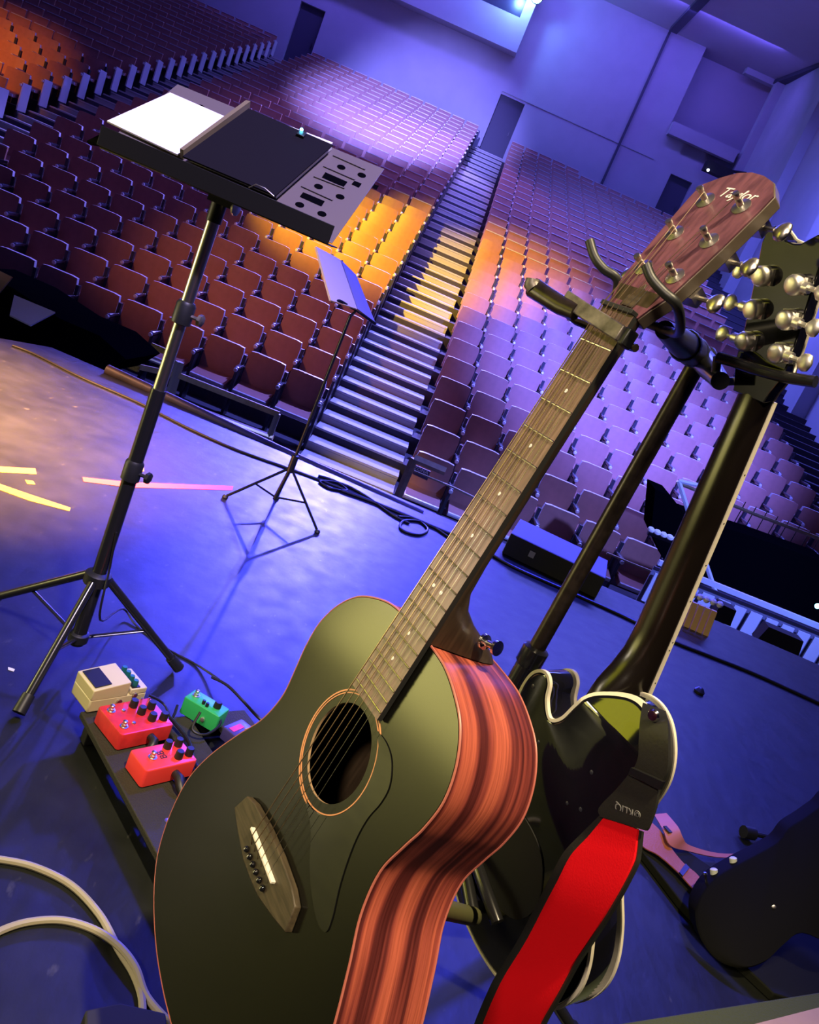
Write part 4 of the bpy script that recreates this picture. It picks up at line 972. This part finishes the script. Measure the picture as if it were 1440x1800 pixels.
# green mini pedal
p = pedal('effects_pedal', 'small green mini pedal on the middle rail of the pedalboard', (314, 1252), (366, 1283), .088, .044, .034, None)
b = LP(); b.rbox((0, 0, .020), (.088, .044, .040), .004); b.put('enclosure', M['pgreen'], p)
foots(p, -.030, .002, .040); knob(p, -.004, -.010, .040, .0038, .009); knob(p, .006, -.012, .040, .0038, .009); knob(p, .022, .004, .040, .0085, .014)
b = LP(); b.lathe((.012, -.022, .016), (0, -1, 0), [(.005, 0), (.005, .004), (.003, .005)], 12); b.put('jack', M['gold'], p)
# half hidden pedal with yellow lettering
p = pedal('effects_pedal', 'dark pedal with yellow lettering half hidden behind the guitar waist', (384, 1296), (425, 1330), .10, .06, .03, None)
b = LP(); b.rbox((0, 0, .014), (.10, .06, .028), .005); b.put('enclosure', M['purpl'], p)
b = LP(); b.box((-.032, -.005, .0284), (.014, .034, .0006)); b.put('colour_stripe', M['pred'], p)
text_mesh('lettering', 'PS', .026, .0002, M['tape_y'], p, Matrix.Translation((-.010, .012, .0284)) @ Matrix.Rotation(rad(-20), 4, 'Z'))
# patch leads
def cable(pts, r, m, label, z=None, name='cable', cat='cable', n=6, grp=None):
    P = [onz(q[0], q[1], r if len(q) < 3 else q[2]) for q in pts]
    b = MB(); b.tube(spline(P, n), r, 8); return tag(b.build(name, m), label, cat, grp)
cable([(352, 1252, .10), (338, 1282, .075), (362, 1291, .07), (388, 1270, .08), (372, 1240, .09)], .0028, M['blkcable'], 'thin black patch lead looped around the small green pedal')
cable([(262, 1222, .09), (275, 1228, .085), (290, 1240, .075), (302, 1262, .07), (312, 1240, .08)], .0028, M['blkcable'], 'thin black patch lead leaving the cream pedal')
cable([(372, 1190, .06), (400, 1205, .06), (430, 1235, .05), (455, 1262, .02), (500, 1300, .01)], .0035, M['blkcable'], 'black lead bending off the far rail of the pedalboard')
cable([(300, 1262, .07), (330, 1300, .066), (340, 1335, .066), (352, 1360, .066), (370, 1400, .06)], .004, M['blkcable'], 'black lead running down the gap of the pedalboard behind the red pedals')

# ================================================================== CABLES, TAPE, small things on the floor
cable([(-40, 1508), (0, 1511), (60, 1524), (125, 1556), (175, 1608), (208, 1668), (235, 1712), (250, 1760), (248, 1830)], .0058, M['cable'], 'thick beige cable curving across the dark floor, outer loop at bottom left')
cable([(-40, 1662), (0, 1637), (50, 1621), (110, 1618), (165, 1634), (208, 1662, .016), (238, 1700, .016), (258, 1752), (300, 1800), (330, 1830)], .0058, M['cable'], 'thick beige cable curving across the dark floor, inner loop at bottom left')
P_ = [mc+Vector((.012, -.012, .34)), mc+Vector((.022, -.012, .26)), mc+Vector((.040, -.02, .14)), onz(216, 1070, .03), onz(240, 1100, .003), onz(290, 1138, .003), onz(345, 1168, .003), onz(388, 1196, .02)]
b = MB(); b.tube(spline(P_, 6), .0026, 8); tag(b.build('cable', M['blkcable']), 'thin black cable dropping down the tall music stand to the pedalboard', 'cable')
cable([(22, 607), (60, 622), (140, 662), (240, 706), (330, 752), (420, 792), (515, 826), (610, 862), (690, 896)], .005, M['blkcable'], 'long black cable lying along the left part of the stage edge')
cable([(600, 862), (650, 880), (700, 900), (760, 925), (830, 955), (900, 995), (1000, 1040), (1100, 1085), (1185, 1128), (1250, 1154), (1330, 1186), (1440, 1236), (1500, 1262)], .0075, M['blkcable'], 'long black cable lying along the right part of the stage floor')
cable([(560, 836), (590, 846), (610, 862), (580, 858), (563, 846), (600, 850), (640, 870), (690, 905), (720, 920)], .006, M['blkcable'], 'small tangle of black cable by the foot of the aisle steps')
cable([(700, 908), (730, 912), (752, 930), (735, 940), (705, 930), (712, 915), (750, 920), (790, 945)], .006, M['blkcable'], 'coil of black cable on the stage edge in front of the plaque')
def tape(P, m, label, zz=.0012):
    b = MB(); b.prism([(onz(*q).x, onz(*q).y) for q in P], .0004, zz); return tag(b.build('floor_tape', m), label, 'tape')
tape([(145, 839), (230, 848), (410, 855), (408, 862), (225, 857), (147, 847)], M['tape_r'], 'long thin red tape strip on the stage floor crossing behind the music stand')
tape([(-10, 820), (62, 824), (64, 834), (-10, 830)], M['tape_o'], 'orange tape strip at the left edge of the stage floor')
tape([(-10, 848), (60, 872), (124, 893), (122, 899), (50, 880), (-10, 858)], M['tape_y'], 'worn yellow tape strip slanting near the left edge of the floor')
tape([(44, 844), (58, 846), (62, 852), (48, 851)], M['tape_y'], 'tiny yellow tape scrap between the two tape strips at left')
tape([(243, 821), (253, 823), (253, 829), (245, 828)], M['tape_o'], 'small orange tape scrap just above the red tape strip')
tape([(14, 1173), (26, 1177), (24, 1181), (14, 1178)], M['page'], 'tiny pale scrap of paper on the floor left of the tripod legs')
b = MB(); b.lathe(onz(1228, 1218, 0), (0, 0, 1), [(.020, 0), (.022, .010), (.012, .022), (.004, .026)], 9); tag(b.build('rubber_wedge', M['rubber']), 'small black lump alone on the blue stage floor at right', 'debris')
b = MB(); b.tube([onz(1307, 1462, .02), onz(1325, 1466, .02)], .018, 10); b.tube([onz(1320, 1465, .02), onz(1345, 1470, .015), onz(1400, 1488, .012)], .007, 8); tag(b.build('cable_plug', M['rubber']), 'black cable plug lying on the floor above the dark guitar at right', 'plug')
# pipe along the stage edge
b = MB(); b.tube([atY(188, 650, 3.99), atY(300, 702, 3.99), atY(500, 797, 3.98), atY(742, 906, 3.95)], .028, 10); tag(b.build('edge_pipe', M['pipe']), 'rusty dark pipe running along the edge of the stage', 'pipe')
# stage monitor box
a0, a1 = onz(882, 972), onz(1047, 1052); ux = (a1-a0).normalized(); uy = Vector((-ux.y, ux.x, 0)); R3 = Matrix((ux, uy, Vector((0, 0, 1)))).transposed(); W_ = (a1-a0).length
mo = empty('floor_speaker', (a0+a1)/2+uy*.17, 'long low black speaker box with a blue-lit top on the stage edge', 'speaker')
b = Rel(); b.box((a0+a1)/2+uy*.17+Vector((0, 0, .056)), (W_, .34, .108), R3); b.put('cabinet', M['boxtop'], mo, .004)
b = Rel(); b.box((a0+a1)/2-uy*.004+Vector((0, 0, .056)), (W_*.99, .008, .104), R3); b.put('grille', M['black_matte'], mo)
b = Rel(); b.box(a0+ux*(W_*.27)-uy*.010+Vector((0, 0, .06)), (.028, .003, .030), R3); b.put('badge', M['emboss'], mo)

# ================================================================== PIT: rails, plaque, clutter in front of the first rows
def rail3(name, label, P, r, m, cat='rail', grp=None):
    b = MB(); b.tube(P, r, 8, flat=.8); return tag(b.build(name, m), label, cat, grp)
rl_ = empty('pit_railing', atY(310, 705, 7.6), 'timber and steel railing of the pit in front of the centre block', 'railing')
b = Rel(); P_ = [atY(202, 631, 7.6), atY(245, 640, 7.6), atY(318, 656, 7.6), atY(492, 724, 7.6)]; b.ribbon(P_, [p+Vector((0, 0, -.052)) for p in P_], .03); b.put('handrail', M['wood'], rl_)
b = Rel(); b.box(atY(203, 634, 7.58)+(atY(245, 643, 7.58)-atY(203, 634, 7.58))/2+Vector((0, 0, -.012)), (.24, .035, .05), Matrix.Rotation(rad(0), 3, 'Y')); b.put('amber_lit_patch', M['tape_y'], rl_)  # yellow blocks paint the amber light falling on the rail
b = Rel(); b.box(atY(284, 615, 7.7), (.20, .03, .055)); b.put('amber_lit_patch', M['tape_y'], rl_)
b = Rel(); P_ = [atY(98, 567, 7.6), atY(180, 598, 7.6), atY(290, 642, 7.6)]; b.tube(P_, .016, 8); b.tube([atY(183, 652, 7.6), atY(300, 702, 7.6), atY(480, 770, 7.6)], .03, 8); b.put('lower_rail', M['nickel'], rl_)
b = Rel(); b.tube([atY(316, 636, 7.6), atY(296, 706, 7.6), Vector((atY(296, 706, 7.6).x, 7.6, -1.575))], .045, 4); b.put('post', M['greypost'], rl_); b = Rel(); b.tube([Vector((atY(490, 724, 7.6).x, 7.6, atY(490, 724, 7.6).z-.02)), Vector((atY(490, 724, 7.6).x, 7.6, -1.575))], .03, 6); b.put('post', M['greypost'], rl_); b = Rel(); b.tube([Vector((atY(100, 567, 7.6).x, 7.6, atY(100, 567, 7.6).z)), Vector((atY(100, 567, 7.6).x, 7.6, -1.575))], .03, 6); b.put('post', M['greypost'], rl_)
pl = empty('seat_plaque_frame', atY(720, 850, 8.7), 'tan wooden frame with a dark plaque in front of the right-hand block', 'frame')
b = Rel(); P_ = [atY(700, 872, 8.7), atY(728, 806, 8.7), atY(783, 829, 8.7)]
for i in range(2):
    a, c = P_[i], P_[i+1]; b.tube([a, c], .045, 4)
b.put('frame', M['wood'], pl)
b = Rel(); quad3(b, [atY(731, 818, 8.72), atY(757, 829, 8.72), atY(751, 845, 8.72), atY(725, 833, 8.72)], .02); b.put('plaque', M['plaq'], pl)
pa, pb2 = atY(728, 822, 8.68), atY(753, 832, 8.68); xa = (pb2-pa).normalized(); nz_ = Vector((0, -1, 0)); nz_ = (nz_-xa*nz_.dot(xa)).normalized(); ya = nz_.cross(xa)
text_mesh('plaque_lettering', 'ZONA', .055, .001, M['page'], pl, Matrix.Translation((pa+pb2)/2-pl.location) @ Matrix((xa, ya, nz_)).transposed().to_4x4())
tr = rail3('thin_rail', 'thin pale rail crossing the pit seats of the right-hand block', [atY(728, 828, 8.6), atY(800, 858, 8.6), atY(870, 892, 8.6)], .014, M['wood'])
rail3('thin_rail', 'thin pale rail in front of the pit seats right of the stand pole', [atY(1067, 972, 8.6), atY(1110, 990, 8.6), atY(1165, 1012, 8.6)], .014, M['wood'])
# long rail over the front right seats with fine hanging wires
rr = empty('front_rail', atY(1290, 860, 9.4), 'long timber rail with thin wire balusters in front of the far right seats', 'railing')
b = Rel(); b.tube([atY(1195, 850, 9.4), atY(1240, 868, 9.4), atY(1330, 905, 9.4), atY(1450, 950, 9.4)], .022, 6); b.put('handrail', M['wood'], rr)
for k in range(9):
    u = 1292+k*19; v = 880+(u-1292)*.44-6; p = atY(u, v, 9.4); b = Rel(); b.tube([p, Vector((p.x, p.y, p.z-.40))], .006, 5); b.put('baluster', M['seat_dark'], rr)
# A-frame steel tube standing in the pit
af = empty('folding_trestle', atY(1200, 980, 7.2), 'pale metal folding trestle standing in the pit behind the black guitar neck', 'trestle')
b = Rel(); b.tube([atY(1193, 845, 7.2), atY(1212, 905, 7.2), atY(1262, 1052, 7.2)], .022, 6); b.tube([atY(1193, 845, 7.2), atY(1235, 855, 7.2)], .018, 6); b.tube([atY(1240, 1038, 7.2), atY(1262, 1078, 7.2)], .022, 6); b.put('frame', M['panel'], af)
# dark covered equipment in the pit
cv = MB(); P2 = [(1152, 860), (1180, 872), (1205, 905), (1255, 922), (1330, 945), (1460, 992), (1460, 1098), (1300, 1036), (1168, 986), (1145, 935)]
fr_ = [atY(u, v, 7.8) for u, v in P2]; bk_ = [p+Vector((0, .45, 0)) for p in fr_]; n = len(P2)
cv.add(fr_+bk_, [tuple(range(n)), tuple(reversed(range(n, 2*n)))]+[(i, n+i, n+(i+1) % n, (i+1) % n) for i in range(n)]); tag(cv.build('covered_equipment', M['clothdark']), 'black draped equipment standing in the pit at right', 'equipment')
# pale barrier with panels
ba = empty('pit_barrier', atY(1330, 1100, 7.0), 'pale blue-lit barrier of upright panels under a light top rail at right', 'barrier')
TL_, TR_ = atY(1160, 984, 7.0), atY(1667, 1187, 7.0); BLz = .36
b = Rel(); b.ribbon([TL_, TR_], [TL_+Vector((0, 0, -.045)), TR_+Vector((0, 0, -.045))], .04); b.put('top_rail', M['panel'], ba)
for k in range(18):
    t0, t1 = k/18+.0073, (k+1)/18-.0073; a, c = TL_.lerp(TR_, t0), TL_.lerp(TR_, t1); a = a+Vector((0, 0, -.12)); c = c+Vector((0, 0, -.12))
    b = Rel(); b.ribbon([a, c], [a+Vector((0, 0, -.27)), c+Vector((0, 0, -.27))], .02); b.put('panel', M['panel'], ba)
b = Rel(); a, c = TL_+Vector((0, .06, -.08)), TR_+Vector((0, .06, -.08)); b.ribbon([a, c], [a+Vector((0, 0, -.36)), c+Vector((0, 0, -.36))], .02); b.put('backing', M['barback'], ba)
b = Rel(); a, c = TL_+Vector((0, -.04, -.42)), TR_+Vector((0, -.04, -.42)); b.ribbon([a, c], [a+Vector((0, 0, -.10)), c+Vector((0, 0, -.10))], .08); b.put('foot_rail', M['seat_dark'], ba)
b = Rel(); a, c = TL_+Vector((0, .0, -.52)), TR_+Vector((0, .0, -.52)); b.ribbon([a, c], [a+Vector((0, 0, -.40)), c+Vector((0, 0, -.40))], .03); b.put('plinth', M['panel2'], ba)
b = MB(); q = [(1352, 1102), (1413, 1128), (1403, 1157), (1330, 1126)]; quad3(b, [atY(u, v, 4.75) for u, v in q], .10); tag(b.build('black_case', M['black_matte']), 'small black case in front of the pale barrier at right', 'case')
b = MB(); q = [(1268, 1062), (1295, 1074), (1284, 1101), (1252, 1088)]; quad3(b, [atY(u, v, 4.75) for u, v in q], .10); tag(b.build('black_case', M['black_matte']), 'dark case beside the slatted wooden crate at right', 'case')
# slatted crate
YCR = onz(1210, 1104).y
cr_ = empty('slatted_crate', atY(1228, 1100, YCR), 'tan slatted crate with white knobs along its top on the stage floor at right', 'crate')
for k in range(5):
    u = 1207+k*11.3; v = 1054+k*4.7; b = Rel(); quad3(b, [atY(u, v, YCR), atY(u+9, v+3.5, YCR), atY(u-8, v+48, YCR), atY(u-17, v+44, YCR)], .02); b.put('slat', M['cratew'], cr_)
for k in range(5):
    u = 1217+k*11.5; v = 1049+k*4.3; b = Rel(); b.lathe(atY(u, v, YCR-.02), (0, -.3, 1), [(.010, 0), (.016, .008), (.016, .020), (.008, .028)], 10); b.put('knob', M['wpaper'], cr_)
kb = empty('equipment_rack', atY(1172, 945, 6.8), 'row of small white knobs on a dark rack beside the black guitar neck', 'rack')
b = Rel(); b.tube([atY(1140, 934, 6.85), atY(1195, 955, 6.85)], .03, 6); b.put('rack', M['seat_dark'], kb)
for k in range(5): b = Rel(); b.lathe(atY(1143+k*11, 934+k*4.5, 6.8), (0, -.3, 1), [(.018, 0), (.030, .012), (.028, .03), (.012, .04)], 10); b.put('knob', M['wpaper'], kb)
b = MB(); b.lathe(atY(1437, 1065, 6.9), (0, -1, 0), [(.022, 0), (.022, .01), (.01, .02)], 12); tag(b.build('indicator_light', M['led']), 'cyan light on the right end of the pale barrier', 'light')
# dark upright thing at far left beyond the stage
b = MB(); P2 = [(-60, 470), (20, 505), (105, 560), (175, 590), (222, 632), (182, 655), (60, 622), (-60, 590)]
fr_ = [atY(u, v, 4.7) for u, v in P2]; bk_ = [p+Vector((0, .5, 0)) for p in fr_]; n = len(P2)
b.add(fr_+bk_, [tuple(range(n)), tuple(reversed(range(n, 2*n)))]+[(i, n+i, n+(i+1) % n, (i+1) % n) for i in range(n)]); tag(b.build('draped_object', M['clothdark']), 'black draped bulky object beyond the stage edge at far left', 'object')
b = MB(); quad3(b, [atY(17, 556, 4.46), atY(54, 574, 4.46), atY(97, 551, 4.62), atY(25, 521, 4.62)], .01); tag(b.build('sheet_music', M['page']), 'pale sheet of paper against the black draped object at far left', 'sheet music')
b = MB(); quad3(b, [atY(-30, 520, 4.62), atY(-2, 518, 4.62), atY(23, 488, 4.66), atY(-30, 462, 4.66)], .01); tag(b.build('music_desk', M['tan']), 'tan board cut by the left edge of the photo above the pale sheet', 'board')

# ================================================================== BOTTOM RIGHT: dark guitar, flat case, straps, platform
b = MB(); P2 = [(1106, 1468), (1112, 1494), (1190, 1597), (1280, 1692), (1352, 1760), (1480, 1800), (1500, 1640), (1330, 1560), (1250, 1540), (1180, 1492), (1135, 1458)]
b.prism([(onz(*q).x, onz(*q).y) for q in P2], .001, .022); o = b.build('flat_case', M['flatcase'], None, .003); tag(o, 'flat black soft case lying on the floor under the dark guitar at right', 'case')
gb = [(1470, 1398), (1440, 1418), (1412, 1438), (1386, 1455), (1366, 1480), (1330, 1501), (1290, 1522), (1255, 1544), (1232, 1572), (1222, 1606), (1232, 1650), (1262, 1688), (1305, 1702), (1345, 1690), (1378, 1660), (1410, 1640), (1470, 1660), (1530, 1640), (1560, 1560), (1540, 1450)]
D0 = (onz(1300, 1712, .03)-CAM).dot(fwd)
def bp3(u, v, off=0): return atD(u, v, D0+(1712-v)/300*.24-off)
bg = empty('dark_guitar', onz(1330, 1700, .02), 'black solid-body guitar lying half outside the right edge of the photo', 'guitar')
P2 = [(p.x, p.y) for p in spline([(u, v, 0) for u, v in gb], 4, True)]
n = len(P2); nf = [bp3(u, v) for u, v in P2]; nb = [p+fwd*.045 for p in nf]
cx_ = sum((p for p in nf), Vector())/n; nfi = [p+(cx_-p)*.03-fwd*.004 for p in nf]
b = Rel(); b.add(nfi+nf+nb, [tuple(range(n)), tuple(reversed(range(2*n, 3*n)))]); bb = 0
for i in range(n):
    k = (i+1) % n
    for j in (0, 1): b.f.append((j*n+i, (j+1)*n+i, (j+1)*n+k, j*n+k)); b.m.append(0); b.sm.append(True)
b.put('body', M['dark_body'], bg)
for (u, v) in ((1252, 1536), (1286, 1516)):
    b = Rel(); c_ = bp3(u+4, v+8, -.02); b.lathe(c_, (-.45, .3, .85), [(.006, 0), (.0065, .004), (.0085, .006), (.0085, .020), (.006, .022)], 14); b.put('knob', M['greyknob'], bg)
b = Rel(); b.lathe(bp3(1242, 1552, -.01), (-.5, .2, .8), [(.003, 0), (.003, .018), (.0045, .02), (.003, .024)], 10); b.put('switch', M['chrome'], bg)
b = Rel(); b.lathe(bp3(1358, 1592, .001), -fwd, [(.005, 0), (.0035, .003), (.0035, .006), (.0055, .008), (.003, .010)], 12); b.put('strap_button', M['gold'], bg)
# pink strap and tan strap
L_ = [onz(1150, 1432, .05), onz(1166, 1460, .06), onz(1178, 1486, .05), onz(1208, 1496, .03), onz(1260, 1507, .02), onz(1320, 1508, .02)]
R2_ = [onz(1172, 1430, .07), onz(1192, 1454, .075), onz(1200, 1472, .06), onz(1212, 1486, .035), onz(1262, 1500, .022), onz(1325, 1501, .022)]
st = empty('pink_strap', onz(1200, 1480, .0), 'pink leather strap end twisting in front of the black guitar at right', 'strap')
b = Rel(); b.ribbon(spline(L_, 5), spline(R2_, 5), .003); b.put('webbing', M['pinkl'], st)
b = Rel(); b.box(onz(1174, 1458, .068), (.022, .012, .003), Matrix.Rotation(rad(-55), 3, 'Z')); b.put('button_slot', M['leather'], st)
st = empty('tan_strap', onz(1180, 1520, .0), 'tan brown strap lying along the edge of the flat black case', 'strap')
L_ = [onz(1112, 1456, .03), onz(1130, 1488, .03), onz(1158, 1504, .035), onz(1190, 1532, .035), onz(1212, 1556, .035), onz(1228, 1572, .035), onz(1238, 1585, .03)]
R2_ = [onz(1135, 1438, .05), onz(1160, 1460, .05), onz(1182, 1494, .04), onz(1202, 1518, .04), onz(1224, 1536, .04), onz(1240, 1556, .04), onz(1250, 1570, .04)]
b = Rel(); b.ribbon(spline(L_, 5), spline(R2_, 5), .003); b.put('webbing', M['orangel'], st)
b = Rel(); b.ribbon([onz(1194, 1534, .038), onz(1200, 1541, .038)], [onz(1205, 1519, .045), onz(1212, 1526, .045)], .005); b.put('keeper_loop', M['leather'], st)
# near platform with green carpet edge, tan top
pf = empty('carpeted_platform', onz(1300, 1790, 0), 'low platform with green carpet rim and tan top at the bottom right corner', 'platform')
q1, q2 = onz(1000, 1812, .12), onz(1520, 1731, .12); dv = (q2-q1).normalized(); nv = Vector((dv.y, -dv.x, 0))
if nv.y > 0: nv = -nv
P_ = [q1, q2, q2+nv*.25, q1+nv*.25]; b = Rel(); b.prism([(p.x, p.y) for p in P_], .0, .12); b.put('carpet_rim', M['greenfelt'], pf, .004)
q3, q4 = onz(1325, 1801, .124), onz(1500, 1756, .124); P_ = [q3, q4, q4+nv*.18, q3+nv*.18]; b = Rel(); b.prism([(p.x, p.y) for p in P_], .121, .125); b.put('top_board', M['tanboard'], pf)
# dark box at the bottom left
bx = MB(); P_ = [onz(150, 1775, .06), onz(212, 1762, .06), onz(292, 1780, .06), onz(300, 1850, .06), onz(150, 1850, .06)]; bx.prism([(p.x, p.y) for p in P_], .0, .06); tag(bx.build('black_stage_box', M['black_matte'], None, .003), 'black box on the floor at the bottom left beside the acoustic guitar', 'box')
# back wall fixtures
fx = empty('spotlight', LAMP, 'bright cyan-white spotlight mounted high on the back wall booth', 'light')
R3 = (Vector((0, 3, 0))-LAMP).normalized()
b = Rel(); b.lathe(LAMP+R3*.30, -R3, [(.20, 0), (.21, .05), (.20, .40), (.14, .52), (.05, .56)], 20); b.put('housing', M['black_matte'], fx)
b = Rel(); b.lathe(LAMP+R3*.33, R3, [(.17, 0), (.17, .01), (.10, .02)], 20); b.put('lens', M['lens'], fx)
fx.location = LAMP
for ch in fx.children: pass
def atH(u, v, y):
    d = ray(u, v); o = H(0, y, 0); n = EY; return CAM+d*((o-CAM).dot(n)/d.dot(n))
c_ = atH(1262, 300, 22.6); fx2 = empty('wall_projector', c_, 'dark projector box with a tiny white light high on the back wall', 'projector')
b = Rel(); b.box(c_, (1.0, .5, .34), Matrix.Rotation(PSI, 3, 'Z')); b.tube([c_+Vector((.2, 0, .1)), c_+Vector((1.2, 0, .35))], .05, 6); b.put('housing', M['black_matte'], fx2)
b = Rel(); b.lathe(atH(1245, 299, 22.2), (0, -1, 0), [(.05, 0), (.05, .02), (.02, .04)], 12); b.put('indicator', M['wled'], fx2)
